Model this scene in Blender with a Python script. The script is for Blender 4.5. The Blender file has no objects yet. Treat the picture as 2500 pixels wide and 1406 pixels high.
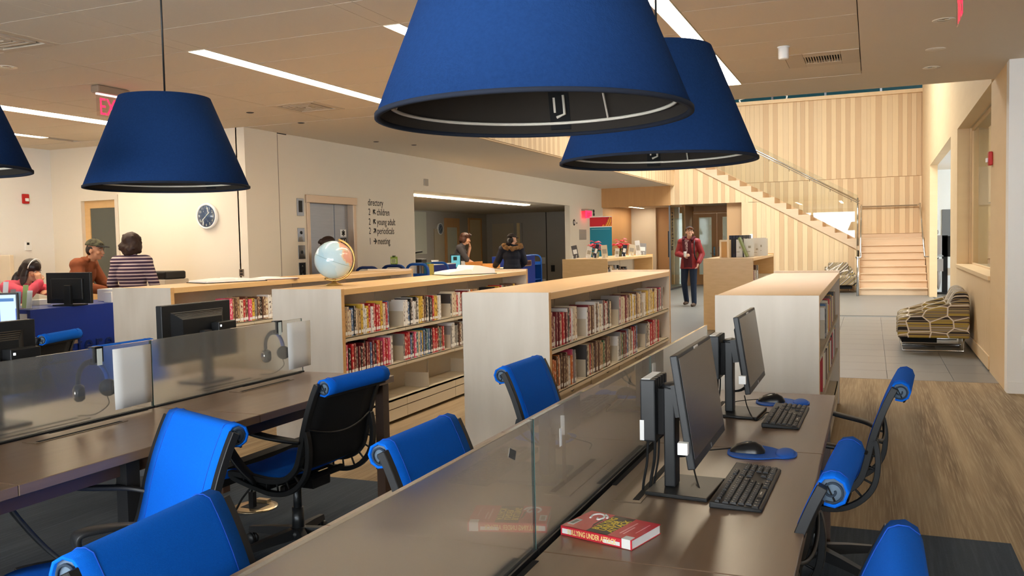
import bpy, bmesh, math, random
from mathutils import Matrix, Vector, Euler
random.seed(7)
PI = math.pi
sc = bpy.context.scene
COL = sc.collection
# ------------------------------------------------------------------ camera
YAW, PITCH, ROLL, FPX = 0.391719244, 0.0514569024, -0.0209265703, 2129.243
EYE = 1.45
def make_camera():
    cy, sy = math.cos(YAW), math.sin(YAW)
    f = Vector((-sy*math.cos(PITCH), cy*math.cos(PITCH), -math.sin(PITCH)))
    r0 = Vector((cy, sy, 0)); u0 = r0.cross(f)
    r = r0*math.cos(ROLL) + u0*math.sin(ROLL); u = u0*math.cos(ROLL) - r0*math.sin(ROLL)
    cd = bpy.data.cameras.new('camera'); co = bpy.data.objects.new('camera', cd); COL.objects.link(co)
    cd.sensor_fit = 'HORIZONTAL'; cd.sensor_width = 36.0; cd.lens = FPX/2500*36.0
    cd.clip_start = .05; cd.clip_end = 200
    m = Matrix.Identity(4)
    for i in range(3):
        m[i][0] = r[i]; m[i][1] = u[i]; m[i][2] = -f[i]
    m[0][3], m[1][3], m[2][3] = 0, 0, EYE
    co.matrix_world = m; sc.camera = co
make_camera()
# ------------------------------------------------------------------ light, world, exposure
sc.view_settings.view_transform = 'Standard'; sc.view_settings.look = 'None'
sc.view_settings.exposure = 1.7; sc.view_settings.gamma = 1.0; sc.view_settings.use_curve_mapping = False
sc.cycles.use_denoising = True
sc.cycles.max_bounces = 10; sc.cycles.diffuse_bounces = 5; sc.cycles.glossy_bounces = 4
sc.cycles.transmission_bounces = 8; sc.cycles.sample_clamp_indirect = 6.0
sc.cycles.caustics_reflective = False; sc.cycles.caustics_refractive = False
DAY = (.90, .96, 1.0); DAY_L = 5.0
STRIP = (1.0, .84, .62); STRIP_L = 9.5
w = bpy.data.worlds.new('overcast_sky'); sc.world = w; w.use_nodes = True
w.node_tree.nodes['Background'].inputs[0].default_value = (*DAY, 1)
w.node_tree.nodes['Background'].inputs[1].default_value = DAY_L
def portal(loc, rot, sx, sy):      # tells the sampler where the sky-facing openings are; gives no light of its own
    l = bpy.data.lights.new('window_portal', 'AREA'); l.shape = 'RECTANGLE'; l.size = sx; l.size_y = sy; l.cycles.is_portal = True
    o = bpy.data.objects.new('window_portal', l); o.location = loc; o.rotation_euler = rot; COL.objects.link(o)
# ------------------------------------------------------------------ helpers
def S(r, g, b):
    f = lambda c: (c/255/12.92 if c/255 <= .04045 else ((c/255+.055)/1.055)**2.4)
    return (f(r), f(g), f(b))
MATS = {}
def mat(name, col, rough=.6, metal=0, spec=.4, emit=None, estr=0, trans=0, ior=1.45, alpha=1, coat=0, coat_r=.05, sheen=0, noise=None, bump=None):
    """noise = (scale xyz, amount, second colour, detail) in object space; bump = (scale, strength)"""
    if name in MATS: return MATS[name]
    m = bpy.data.materials.new(name); m.use_nodes = True; nt = m.node_tree; b = nt.nodes['Principled BSDF']
    def si(k, v):
        if k in b.inputs: b.inputs[k].default_value = v
    si('Base Color', (*col, 1)); si('Roughness', rough); si('Metallic', metal); si('Specular IOR Level', spec); si('IOR', ior)
    si('Transmission Weight', trans); si('Coat Weight', coat); si('Coat Roughness', coat_r); si('Alpha', alpha)
    si('Sheen Weight', sheen)
    if emit: si('Emission Color', (*emit, 1)); si('Emission Strength', estr)
    if noise or bump:
        tc = nt.nodes.new('ShaderNodeTexCoord')
    if noise:
        scl, amt, c2 = noise[:3]
        mp = nt.nodes.new('ShaderNodeMapping'); mp.inputs['Scale'].default_value = scl
        nz = nt.nodes.new('ShaderNodeTexNoise'); nz.inputs['Scale'].default_value = 1; nz.inputs['Detail'].default_value = noise[3] if len(noise) > 3 else 4
        rp = nt.nodes.new('ShaderNodeMapRange'); rp.inputs[1].default_value = .3; rp.inputs[2].default_value = .7; rp.inputs[4].default_value = amt
        mx = nt.nodes.new('ShaderNodeMix'); mx.data_type = 'RGBA'; mx.inputs[6].default_value = (*col, 1); mx.inputs[7].default_value = (*c2, 1)
        L = nt.links.new
        L(tc.outputs['Object'], mp.inputs[0]); L(mp.outputs[0], nz.inputs['Vector']); L(nz.outputs[0], rp.inputs[0]); L(rp.outputs[0], mx.inputs[0]); L(mx.outputs[2], b.inputs['Base Color'])
    if bump:
        n2 = nt.nodes.new('ShaderNodeTexNoise'); n2.inputs['Scale'].default_value = bump[0]; n2.inputs['Detail'].default_value = 3
        bp = nt.nodes.new('ShaderNodeBump'); bp.inputs['Strength'].default_value = bump[1]; bp.inputs['Distance'].default_value = .01
        nt.links.new(tc.outputs['Object'], n2.inputs['Vector']); nt.links.new(n2.outputs[0], bp.inputs['Height']); nt.links.new(bp.outputs[0], b.inputs['Normal'])
    MATS[name] = m
    return m
WM = {}
def V(*a): return Vector(a)
def rotz(a): return Matrix.Rotation(a, 3, 'Z')
def frame_to(d, up=(0, 0, 1)):      # 3x3 whose z axis is d
    z = Vector(d).normalized(); u = Vector(up)
    if abs(z.dot(u)) > .98: u = Vector((1, 0, 0))
    x = u.cross(z).normalized(); y = z.cross(x)
    return Matrix((x, y, z)).transposed()
class MB:
    def __init__(s): s.v = []; s.f = []; s.m = []; s.s = []
    def add(s, vs, fs, mi=0, sm=False):
        o = len(s.v); s.v += [tuple(v) for v in vs]
        for f in fs: s.f.append([i+o for i in f]); s.m.append(mi); s.s.append(sm)
        return s
    def box(s, x0, x1, y0, y1, z0, z1, mi=0):
        v = [(x, y, z) for z in (z0, z1) for y in (y0, y1) for x in (x0, x1)]
        return s.add(v, [(0, 2, 3, 1), (4, 5, 7, 6), (0, 1, 5, 4), (2, 6, 7, 3), (0, 4, 6, 2), (1, 3, 7, 5)], mi)
    def obox(s, c, size, R=None, mi=0):
        R = R or Matrix.Identity(3); c = Vector(c); h = [q/2 for q in size]
        v = [c + R @ Vector((x*h[0], y*h[1], z*h[2])) for z in (-1, 1) for y in (-1, 1) for x in (-1, 1)]
        return s.add(v, [(0, 2, 3, 1), (4, 5, 7, 6), (0, 1, 5, 4), (2, 6, 7, 3), (0, 4, 6, 2), (1, 3, 7, 5)], mi)
    def prism(s, poly, o, a, b, n, mi=0, mside=None, sm=False):
        """poly in the plane (o,a,b), thickness vector n"""
        o, a, b, n = Vector(o), Vector(a), Vector(b), Vector(n); k = len(poly)
        p0 = [o + a*p[0] + b*p[1] for p in poly]; p1 = [p + n for p in p0]
        flip = a.cross(b).dot(n) < 0
        c0, c1 = list(range(k))[::-1], list(range(k, 2*k)); sd = [(i, (i+1) % k, (i+1) % k + k, i + k) for i in range(k)]
        if flip: c0, c1, sd = c0[::-1], c1[::-1], [q[::-1] for q in sd]
        s.add(p0 + p1, [c0, c1], mi); base = len(s.v) - 2*k
        for q in sd: s.f.append([i+base for i in q]); s.m.append(mi if mside is None else mside); s.s.append(sm)
        return s
    def tube(s, pts, r, n=8, mi=0, closed=False, sm=True, flat=1.0, up=None):
        pts = [Vector(p) for p in pts]; k = len(pts); rs = r if isinstance(r, (list, tuple)) else [r]*k
        rings = []; prev = None
        for i, p in enumerate(pts):
            if closed: d = pts[(i+1) % k] - pts[i-1]
            else: d = pts[min(i+1, k-1)] - pts[max(i-1, 0)]
            d = d.normalized() if d.length > 1e-9 else Vector((0, 0, 1))
            if prev is None:
                F = frame_to(d, up or (0, 0, 1)); x = F.col[0]
            else:
                x = prev - d*prev.dot(d)
                x = x.normalized() if x.length > 1e-6 else frame_to(d).col[0]
            y = d.cross(x); prev = x
            rings.append([p + (x*math.cos(2*PI*j/n)*flat + y*math.sin(2*PI*j/n))*rs[i] for j in range(n)])
        fs = []; m = k if closed else k-1
        for i in range(m):
            for j in range(n):
                a, b = i*n + j, i*n + (j+1) % n; c, d = ((i+1) % k)*n + (j+1) % n, ((i+1) % k)*n + j
                fs.append((a, b, c, d))
        if not closed: fs += [tuple(range(n))[::-1], tuple(range((k-1)*n, k*n))]
        return s.add([q for g in rings for q in g], fs, mi, sm)
    def sweep(s, prof, pts, sides, ups, mi=0, sm=False, caps=True):
        """prof 2D polygon placed at pts with per-point axes sides/ups"""
        n = len(prof); vs = []
        for p, a, b in zip(pts, sides, ups):
            vs += [Vector(p) + Vector(a)*q[0] + Vector(b)*q[1] for q in prof]
        fs = [(i*n+j, i*n+(j+1) % n, (i+1)*n+(j+1) % n, (i+1)*n+j) for i in range(len(pts)-1) for j in range(n)]
        if caps: fs += [tuple(range(n))[::-1], tuple(range((len(pts)-1)*n, len(pts)*n))]
        return s.add(vs, fs, mi, sm)
    def lathe(s, prof, n=24, c=(0, 0, 0), R=None, mi=0, sm=True, closed=False):
        R = R or Matrix.Identity(3); c = Vector(c); k = len(prof)
        vs = [c + R @ Vector((r*math.cos(2*PI*j/n), r*math.sin(2*PI*j/n), z)) for r, z in prof for j in range(n)]
        fs = [(i*n+j, i*n+(j+1) % n, ((i+1) % k)*n+(j+1) % n, ((i+1) % k)*n+j) for i in range(k if closed else k-1) for j in range(n)]
        if not closed: fs += [tuple(range(n))[::-1], tuple(range((k-1)*n, k*n))]
        return s.add(vs, fs, mi, sm)
    def ell(s, c, r, R=None, n=12, mi=0, m=None):
        m = m or max(6, n*2//3); R = R or Matrix.Identity(3); c = Vector(c)
        if not isinstance(r, (list, tuple)): r = (r, r, r)
        vs = [c + R @ Vector((0, 0, -r[2]))]
        for i in range(1, m):
            a = -PI/2 + PI*i/m
            vs += [c + R @ Vector((r[0]*math.cos(a)*math.cos(2*PI*j/n), r[1]*math.cos(a)*math.sin(2*PI*j/n), r[2]*math.sin(a))) for j in range(n)]
        vs.append(c + R @ Vector((0, 0, r[2]))); t = len(vs)-1
        fs = [(0, 1+(j+1) % n, 1+j) for j in range(n)]
        fs += [(1+i*n+j, 1+i*n+(j+1) % n, 1+(i+1)*n+(j+1) % n, 1+(i+1)*n+j) for i in range(m-2) for j in range(n)]
        fs += [(t, 1+(m-2)*n+j, 1+(m-2)*n+(j+1) % n) for j in range(n)]
        return s.add(vs, fs, mi, True)
    def grid(s, rows, mi=0, sm=True, thick=None):
        """rows of points -> surface; thick = offset vector function giving a closed shell is left to solidify"""
        n = len(rows[0]); vs = [p for r in rows for p in r]
        fs = [(i*n+j, i*n+j+1, (i+1)*n+j+1, (i+1)*n+j) for i in range(len(rows)-1) for j in range(n-1)]
        return s.add(vs, fs, mi, sm)
    def xf(s, M):
        s.v = [tuple(M @ Vector(v)) for v in s.v]; return s
    def mesh(s, name, mats):
        me = bpy.data.meshes.new(name); me.from_pydata(s.v, [], s.f)
        for m in (mats if isinstance(mats, (list, tuple)) else [mats]): me.materials.append(m)
        me.polygons.foreach_set('material_index', s.m); me.polygons.foreach_set('use_smooth', s.s); me.update()
        return me
    def build(s, name, mats, parent=None, bevel=0, loc=None, world=True, kind=None, label=None, solid=0, sub=0, seg=2):
        """vertices are given in world space when world=True, else in the parent's space"""
        M = WM.get(parent, Matrix.Identity(4)) if parent else Matrix.Identity(4)
        if loc is not None and not parent:
            M = Matrix.Translation(loc)
        if world and M != Matrix.Identity(4): s.xf(M.inverted())
        o = bpy.data.objects.new(name, s.mesh(name, mats)); COL.objects.link(o)
        if parent: o.parent = parent; WM[o] = M
        elif loc is not None: o.location = loc; WM[o] = M
        if solid:
            md = o.modifiers.new('solid', 'SOLIDIFY'); md.thickness = solid; md.offset = 0
        if bevel:
            md = o.modifiers.new('bevel', 'BEVEL'); md.width = bevel; md.segments = seg; md.limit_method = 'ANGLE'; md.angle_limit = .6
        if sub:
            md = o.modifiers.new('sub', 'SUBSURF'); md.levels = sub; md.render_levels = sub
        if kind: o['kind'] = kind
        if label: o['label'] = label
        return o
def tag(o, label, cat, group=None):
    o['label'] = label; o['category'] = cat
    if group: o['group'] = group
    return o
def thing(name, label, cat, loc=(0, 0, 0), rz=0, group=None):
    o = bpy.data.objects.new(name, None); COL.objects.link(o); o.empty_display_size = .1
    o.location = loc; o.rotation_euler = (0, 0, rz)
    WM[o] = Matrix.Translation(loc) @ Matrix.Rotation(rz, 4, 'Z')
    return tag(o, label, cat, group)
def struct(name, loc=(0, 0, 0)):
    o = bpy.data.objects.new(name, None); COL.objects.link(o); o.location = loc; WM[o] = Matrix.Translation(loc); o['kind'] = 'structure'
    return o
def dup(root, loc, rz=None, label=None, group=None):
    r = root.copy(); COL.objects.link(r); r.location = loc
    if rz is not None: r.rotation_euler = (0, 0, rz)
    if label: r['label'] = label
    if group: r['group'] = group
    WM[r] = Matrix.Translation(loc) @ Matrix.Rotation(r.rotation_euler.z, 4, 'Z')
    for ch in root.children:
        c = ch.copy(); COL.objects.link(c); c.parent = r; WM[c] = WM[r]
        for g in ch.children:
            d = g.copy(); COL.objects.link(d); d.parent = c
    return r
UNIT = {}
def unit_box(key, mats):
    if key not in UNIT: UNIT[key] = MB().box(-.5, .5, -.5, .5, -.5, .5).mesh(key, mats)
    return UNIT[key]
def piece(name, me, parent, c, size, rz=0, ry=0):
    """a cheap piece sharing the unit mesh me, placed in world space"""
    o = bpy.data.objects.new(name, me); COL.objects.link(o); o.parent = parent
    p = WM.get(parent, Matrix.Identity(4)).inverted() @ Vector(c)
    o.location = p; o.scale = size; o.rotation_euler = (0, ry, rz)
    return o
def text(name, s, size, o, right, up, m, parent=None, ext=.001, sx=1.0, align='LEFT', space=1.0, loc=None, bold=0):
    cu = bpy.data.curves.new(name, 'FONT'); cu.body = s; cu.size = size; cu.extrude = ext; cu.align_x = align; cu.space_character = space; cu.resolution_u = 3; cu.offset = bold
    t = bpy.data.objects.new(name, cu); COL.objects.link(t)
    me = bpy.data.meshes.new_from_object(t); bpy.data.objects.remove(t)
    a = Vector(right).normalized(); b = Vector(up).normalized(); n = a.cross(b); o = Vector(o)
    M = WM.get(parent, Matrix.Identity(4)) if parent else Matrix.Translation(loc or o)
    inv = M.inverted()
    for v in me.vertices: v.co = inv @ (o + a*(v.co.x*sx) + b*v.co.y + n*v.co.z)
    me.materials.clear(); me.materials.append(m)
    ob = bpy.data.objects.new(name, me); COL.objects.link(ob)
    if parent: ob.parent = parent; WM[ob] = M
    else: ob.location = loc or o; WM[ob] = M
    return ob
def arc(c, r, a0, a1, n, plane='xz'):
    out = []
    for i in range(n+1):
        a = a0 + (a1-a0)*i/n; u, v = r*math.cos(a), r*math.sin(a)
        out.append({'xz': (c[0]+u, c[1], c[2]+v), 'yz': (c[0], c[1]+u, c[2]+v), 'xy': (c[0]+u, c[1]+v, c[2])}[plane])
    return out
def smooth_path(pts, n=6):      # Catmull-Rom
    P = [Vector(p) for p in pts]; P = [P[0]*2-P[1]] + P + [P[-1]*2-P[-2]]; out = []
    for i in range(1, len(P)-2):
        for k in range(n):
            t = k/n; a, b, c, d = P[i-1], P[i], P[i+1], P[i+2]
            out.append(.5*((2*b) + (c-a)*t + (2*a-5*b+4*c-d)*t*t + (-a+3*b-3*c+d)*t**3))
    return out + [P[-2]]
ORD = 'first second third fourth fifth sixth seventh eighth ninth tenth eleventh twelfth thirteenth fourteenth fifteenth sixteenth seventeenth eighteenth nineteenth twentieth twenty-first twenty-second twenty-third twenty-fourth twenty-fifth twenty-sixth twenty-seventh twenty-eighth twenty-ninth thirtieth'.split()
# ------------------------------------------------------------------ materials
M_WALL = mat('wall_paint', S(232, 222, 205), .85, noise=((2, 2, 2), .15, S(222, 212, 196)))
M_WALLW = mat('white_paint', S(236, 234, 230), .8, noise=((2, 2, 2), .15, S(226, 224, 220)))
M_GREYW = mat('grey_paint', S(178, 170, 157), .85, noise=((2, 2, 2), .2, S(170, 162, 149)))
M_CEIL = mat('ceiling_paint', S(222, 210, 192), .9, noise=((1.5, 1.5, 1.5), .2, S(214, 202, 184)))
M_TILE = mat('ceiling_tile_felt', S(220, 207, 188), .95, noise=((60, 60, 60), .25, S(206, 194, 176)))
M_STEEL = mat('brushed_steel', S(136, 138, 144), .35, 1, noise=((4, 4, 90), .3, S(116, 118, 124)))
M_CHROME = mat('chrome', S(200, 200, 200), .12, 1)
M_BLACK = mat('black_plastic', S(26, 27, 29), .45, spec=.4)
M_BLACK2 = mat('black_matte', S(16, 16, 17), .8)
M_MAPLE = mat('maple_veneer', S(226, 186, 130), .35, noise=((6, 1.2, 30), .5, S(212, 168, 110)), coat=.15, coat_r=.2)
M_MAPLEE = mat('maple_edge', S(216, 172, 116), .4, noise=((2, 2, 60), .5, S(196, 150, 96)))
M_BIRCH = mat('birch_panel', S(214, 202, 186), .5, noise=((9, 9, 1.6), .6, S(196, 182, 164)))
M_SHELF = mat('shelf_steel_paint', S(206, 194, 172), .45, noise=((3, 3, 3), .2, S(196, 184, 162)))
M_WOODL = mat('slat_light', S(232, 202, 158), .5, noise=((14, 14, 1.5), .5, S(222, 190, 144)))
M_WOODM = mat('slat_middle', S(226, 196, 154), .5, noise=((14, 14, 1.5), .5, S(216, 184, 142)))
M_WOODD = mat('slat_dark', S(212, 178, 136), .5, noise=((14, 14, 1.5), .5, S(202, 166, 124)))
M_WOODP = mat('plain_veneer', S(226, 196, 152), .45, noise=((1.5, 1.5, 8), .5, S(216, 184, 138)))
M_DOORW = mat('door_veneer', S(206, 158, 104), .45, noise=((12, 12, 1.2), .5, S(192, 144, 92)))
M_STAIR = mat('stair_oak', S(222, 192, 158), .5, noise=((1.5, 12, 12), .5, S(210, 176, 140)))
M_DESK = mat('desk_laminate', S(122, 98, 78), .30, spec=.55, noise=((30, 2.5, 30), .5, S(106, 84, 66)))
M_DESKE = mat('desk_edge', S(70, 50, 38), .4)
M_BLUEF = mat('blue_wool', S(6, 98, 208), .95, spec=.15, noise=((220, 220, 220), .35, S(4, 84, 186)), bump=(500, .15))
M_BLUELAM = mat('blue_laminate', S(20, 50, 140), .45, noise=((3, 3, 3), .2, S(16, 44, 126)))
M_CARTB = mat('blue_cart_steel', S(30, 92, 176), .4)
M_SHADE = mat('navy_felt', S(26, 54, 100), .95, spec=.1, noise=((120, 120, 120), .45, S(19, 42, 82)), bump=(260, .2))
M_SHADEIN = mat('shade_lining', S(58, 52, 46), .9, noise=((30, 30, 30), .3, S(48, 43, 38)))
M_WIRE = mat('white_wire', S(226, 216, 200), .4)
M_PAPER = mat('paper', S(240, 240, 238), .8)
M_INK = mat('black_vinyl', S(30, 27, 25), .6)
def thin_glass(name, tint, refl=1.0):
    m = bpy.data.materials.new(name); m.use_nodes = True; nt = m.node_tree; nt.nodes.remove(nt.nodes['Principled BSDF']); L = nt.links.new
    tr = nt.nodes.new('ShaderNodeBsdfTransparent'); tr.inputs[0].default_value = (*tint, 1); gl = nt.nodes.new('ShaderNodeBsdfGlossy'); gl.inputs['Roughness'].default_value = .01
    fr = nt.nodes.new('ShaderNodeLayerWeight'); pw = nt.nodes.new('ShaderNodeMath'); pw.operation = 'POWER'; pw.inputs[1].default_value = 4; L(fr.outputs['Facing'], pw.inputs[0]); ml = nt.nodes.new('ShaderNodeMath'); ml.operation = 'MULTIPLY_ADD'; ml.inputs[1].default_value = .5*refl; ml.inputs[2].default_value = .04*refl; L(pw.outputs[0], ml.inputs[0])
    mx = nt.nodes.new('ShaderNodeMixShader'); L(ml.outputs[0], mx.inputs[0]); L(tr.outputs[0], mx.inputs[1]); L(gl.outputs[0], mx.inputs[2]); L(mx.outputs[0], nt.nodes['Material Output'].inputs[0]); MATS[name] = m
    return m
M_GLASS = thin_glass('clear_glass', (.95, .975, .96))
M_FROST = mat('satin_glass', (.90, .90, .84), .19, trans=.90, ior=1.22, coat=1, coat_r=.015)
M_GEDGE = mat('glass_edge', S(150, 196, 190), .2, trans=.4, emit=None)
M_RED = mat('alarm_red', S(190, 36, 34), .4)
M_REDLIT = mat('exit_red_lit', S(230, 30, 60), .5, emit=S(255, 40, 80), estr=.7)
M_STRIP = mat('strip_diffuser', (1, 1, 1), .6, emit=STRIP, estr=STRIP_L)
M_SCREEN = mat('dark_screen', S(38, 36, 36), .22, spec=.5)
def floor_material(name, c1, c2, c3, scale, fine):
    m = bpy.data.materials.new(name); m.use_nodes = True; nt = m.node_tree; b = nt.nodes['Principled BSDF']; L = nt.links.new
    b.inputs['Roughness'].default_value = .95; b.inputs['Specular IOR Level'].default_value = .15
    tc = nt.nodes.new('ShaderNodeTexCoord')
    def nz(sc_, det):
        mp = nt.nodes.new('ShaderNodeMapping'); mp.inputs['Scale'].default_value = sc_
        n = nt.nodes.new('ShaderNodeTexNoise'); n.inputs['Scale'].default_value = 1; n.inputs['Detail'].default_value = det
        L(tc.outputs['Object'], mp.inputs[0]); L(mp.outputs[0], n.inputs['Vector']); return n
    a = nz((scale, .22, 1), 2); c = nz((fine, 2.2, 1), 2); d = nz((150, 150, 150), 2)
    r1 = nt.nodes.new('ShaderNodeMapRange'); r1.inputs[1].default_value = .35; r1.inputs[2].default_value = .65
    m1 = nt.nodes.new('ShaderNodeMix'); m1.data_type = 'RGBA'; m1.inputs[6].default_value = (*c1, 1); m1.inputs[7].default_value = (*c2, 1)
    L(a.outputs[0], r1.inputs[0]); L(r1.outputs[0], m1.inputs[0])
    r2 = nt.nodes.new('ShaderNodeMapRange'); r2.inputs[1].default_value = .45; r2.inputs[2].default_value = .75; r2.inputs[4].default_value = .75
    m2 = nt.nodes.new('ShaderNodeMix'); m2.data_type = 'RGBA'; m2.inputs[7].default_value = (*c3, 1)
    L(c.outputs[0], r2.inputs[0]); L(r2.outputs[0], m2.inputs[0]); L(m1.outputs[2], m2.inputs[6])
    m3 = nt.nodes.new('ShaderNodeMix'); m3.data_type = 'RGBA'; m3.blend_type = 'MULTIPLY'; m3.inputs[0].default_value = .5
    r3 = nt.nodes.new('ShaderNodeMapRange'); r3.inputs[3].default_value = .6; r3.inputs[4].default_value = 1.3
    L(d.outputs[0], r3.inputs[0]); L(r3.outputs[0], m3.inputs[7]); L(m2.outputs[2], m3.inputs[6])
    L(m3.outputs[2], b.inputs['Base Color'])
    bp = nt.nodes.new('ShaderNodeBump'); bp.inputs['Strength'].default_value = .4; bp.inputs['Distance'].default_value = .004
    L(c.outputs[0], bp.inputs['Height']); L(bp.outputs[0], b.inputs['Normal'])
    return m
M_CARPET = floor_material('striped_carpet', S(170, 148, 116), S(126, 106, 82), S(184, 164, 132), 5.0, 90)
M_CARPETD = floor_material('slate_carpet', S(66, 74, 82), S(56, 64, 74), S(76, 84, 92), 4, 60)
M_FTILE = mat('porcelain_tile', S(122, 119, 112), .35, noise=((3, 3, 3), .4, S(112, 109, 102)))
M_GROUT = mat('grout', S(104, 101, 94), .8)
# ================================================================== STRUCTURE
ZC = 2.987
XE = -7.34          # elevator wall
def XR(y): return 1.13 + (y-8.94)*.00806      # right wood wall
fl = MB().box(-11.4, 6, -5, 4.58, -.2, 0).box(-11.4, 6, 4.58, 9.5, -.2, 0).box(-12.6, 6, 9.5, 36, -.21, -.006, 1)
floor = fl.build('floor', [M_CARPET, M_GROUT]); floor['kind'] = 'structure'
MB().box(-9, .60, -4.9, 4.57, -.001, .004).build('carpet_field', M_CARPETD, floor)
me = unit_box('floor_tile_mesh', [M_FTILE])
for ix in range(-4, 3):
    for iy in range(12):
        x, y = .45+ix*.605, 9.66+.15+iy*.605
        if ix > -2 or iy > 6: piece('floor_tile', me, floor, (x+random.uniform(-.001, .001), y, -.005), (.6, .6, .01))
MB().box(-12.6, 6, 9.505, 9.55, -.01, .001).box(-12.6, 1.3, 17.05, 36, -.01, -.0005).box(-12.6, -2.28, 9.55, 13.7, -.01, -.0005).box(-12.6, -2.28, 13.7, 17.05, -.01, -.0005).box(1.36, 6, 9.55, 36, -.01, -.0005).build('tile_field', M_FTILE, floor)
# ---- ceiling: painted border plus felt tiles two feet wide, with open joints
cl = MB().box(-.088, 6, -5, 10, ZC, ZC+.2).box(-11.4, -.088, 9.04, 10, ZC, ZC+.2).box(-11.4, -.07, -5, 4.18-.605, ZC, ZC+.2).box(-12.6, -5.2, 10, 24.9, ZC, ZC+.36).box(-11.4, -.07, 3.5, 9.1, ZC+.03, ZC+.2, 1)
ceiling = cl.build('ceiling', [M_CEIL, M_BLACK2]); ceiling['kind'] = 'structure'
me = unit_box('ceiling_tile_mesh', [M_TILE])
cols = [(-.09, -1.20), (-1.345, -3.03), (-3.165, -4.745), (-4.915, -6.05), (-6.05, -7.75), (-7.75, -8.33), (-8.62, -10.15), (-10.30, -11.4)]
ys = [3.575 + .605*i for i in range(10)]
for a, b in cols:
    for i in range(9):
        y0, y1 = ys[i], ys[i+1]
        if abs(a+.09) < .01 and i == 7:      # the tile replaced by the square air diffuser
            a2 = -.69
            piece('ceiling_tile', me, ceiling, ((a2+b)/2, (y0+y1)/2, ZC+.012), (abs(a2-b)-.008, .605-.009, .022)); continue
        if a == -4.915 and i == 7: 
            piece('ceiling_tile', me, ceiling, ((a-5.45)/2, (y0+y1)/2, ZC+.012), (.535-.008, .596, .022)); continue
        if a == -4.915 and i == 1: 
            piece('ceiling_tile', me, ceiling, ((a-5.54)/2, (y0+y1)/2, ZC+.012), (.625-.008, .596, .022)); continue
        piece('ceiling_tile', me, ceiling, ((a+b)/2, (y0+y1)/2, ZC+.012), (abs(a-b)-.008, .605-.009, .022))
# fillers between strips where no strip runs
for x0, x1 in ((-1.345, -1.20), (-3.165, -3.03), (-4.915, -4.745)):
    for i in range(3): piece('ceiling_tile', me, ceiling, ((x0+x1)/2, (ys[i]+ys[i+1])/2, ZC+.012), (x1-x0, .596, .022))
# ---- ceiling strip lights
def strip(x0, x1, y0, y1, label, z=ZC, cat='ceiling light', grp='recessed ceiling strip lights'):
    if z != ZC: z -= .02
    t = thing('strip_light', label, cat, ((x0+x1)/2, (y0+y1)/2, z), 0, grp)
    MB().box(x0+.004, x1-.004, y0, y1, z+.010, z+.016).build('diffuser', M_STRIP, t)
    f = MB()
    for (a, b, c, d) in ((x0, x0+.006, y0, y1), (x1-.006, x1, y0, y1), (x0+.006, x1-.006, y0-.006, y0), (x0+.006, x1-.006, y1, y1+.006)): f.box(a, b, c, d, z-.003, z+.02)
    f.build('frame', M_WIRE, t); return t
strip(-1.345, -1.20, 5.40, 9.03, 'recessed strip light passing behind the two overlapping blue pendants')
strip(-3.165, -3.03, 5.40, 9.03, 'recessed strip light mostly hidden behind the largest blue pendant')
strip(-4.915, -4.745, 5.40, 9.03, 'long recessed strip light between the hanging cord and the largest pendant')
strip(-8.60, -8.33, 5.40, 8.6, 'recessed strip light at far left behind the exit sign')
strip(-10.30, -10.15, 5.40, 8.5, 'short visible strip light in the far left ceiling corner')
strip(-10.30, -9.88, 9.10, 9.16, 'tiny strip light across the ceiling over the wooden door')
# ---- walls
def wall(name, boxes, m, **k):
    b = MB()
    for q in boxes: b.box(*q)
    o = b.build(name, m, **k); o['kind'] = 'structure'; return o
wall('wall_left', [(-11.55, -11.4, -5, 9.7, 0, ZC)], M_WALLW)
wl = wall('wall_far_left', [(-11.4, -10.87, 9.55, 9.7, 0, ZC), (-10.08, -9.5, 9.55, 9.7, 0, ZC), (-10.87, -10.08, 9.55, 9.7, 2.27, ZC)], M_WALL)
wall('wall_clock', [(-9.5, XE-.12, 9.0, 9.15, 0, ZC), (-9.5, -9.35, 9.15, 9.7, 0, ZC)], M_WALL)
W = .14
we = wall('wall_elevator', [(XE-W, XE, 9.0, 10.28, 0, ZC), (XE-W, XE, 10.28, 11.52, 2.18, ZC), (XE-W, XE, 11.52, 13.4, 0, ZC), (XE-W, XE, 13.4, 21.85, 2.4, ZC), (XE-W, XE, 21.85, 24.9, 0, ZC)], M_WALL)
MB().box(XE-.001, XE+.003, 9.66, 9.67, 0, ZC-.02).build('wall_joint', mat('joint_shadow', S(150, 140, 126), .9), we)
MB().box(XE-.06, XE+.004, 9.66, 9.86, ZC-.012, ZC-.001).build('ceiling_slot', M_BLACK2, we)
wall('baseboard_elevator', [(XE, XE+.012, 11.6, 13.4, 0, .1), (XE, XE+.012, 9.0, 10.2, 0, .1)], M_GREYW)
# staff room behind the opening
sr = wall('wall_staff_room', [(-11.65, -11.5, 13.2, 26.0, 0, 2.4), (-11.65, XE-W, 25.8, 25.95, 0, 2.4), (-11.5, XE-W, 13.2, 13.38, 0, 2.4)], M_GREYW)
wall('ceiling_staff_room', [(-11.6, XE-W, 13.3, 26.5, 2.4, 2.5)], M_CEIL)
t = thing('strip_light', 'strip light along the staff room opening over the service desk', 'ceiling light', (-8.0, 17, 2.4), 0, 'recessed ceiling strip lights')
MB().box(-8.02, -7.86, 13.7, 20.3, 2.375, 2.396).build('diffuser', M_STRIP, t); MB().box(-8.04, -7.84, 13.68, 20.32, 2.397, 2.404).build('frame', M_WIRE, t)

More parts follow.
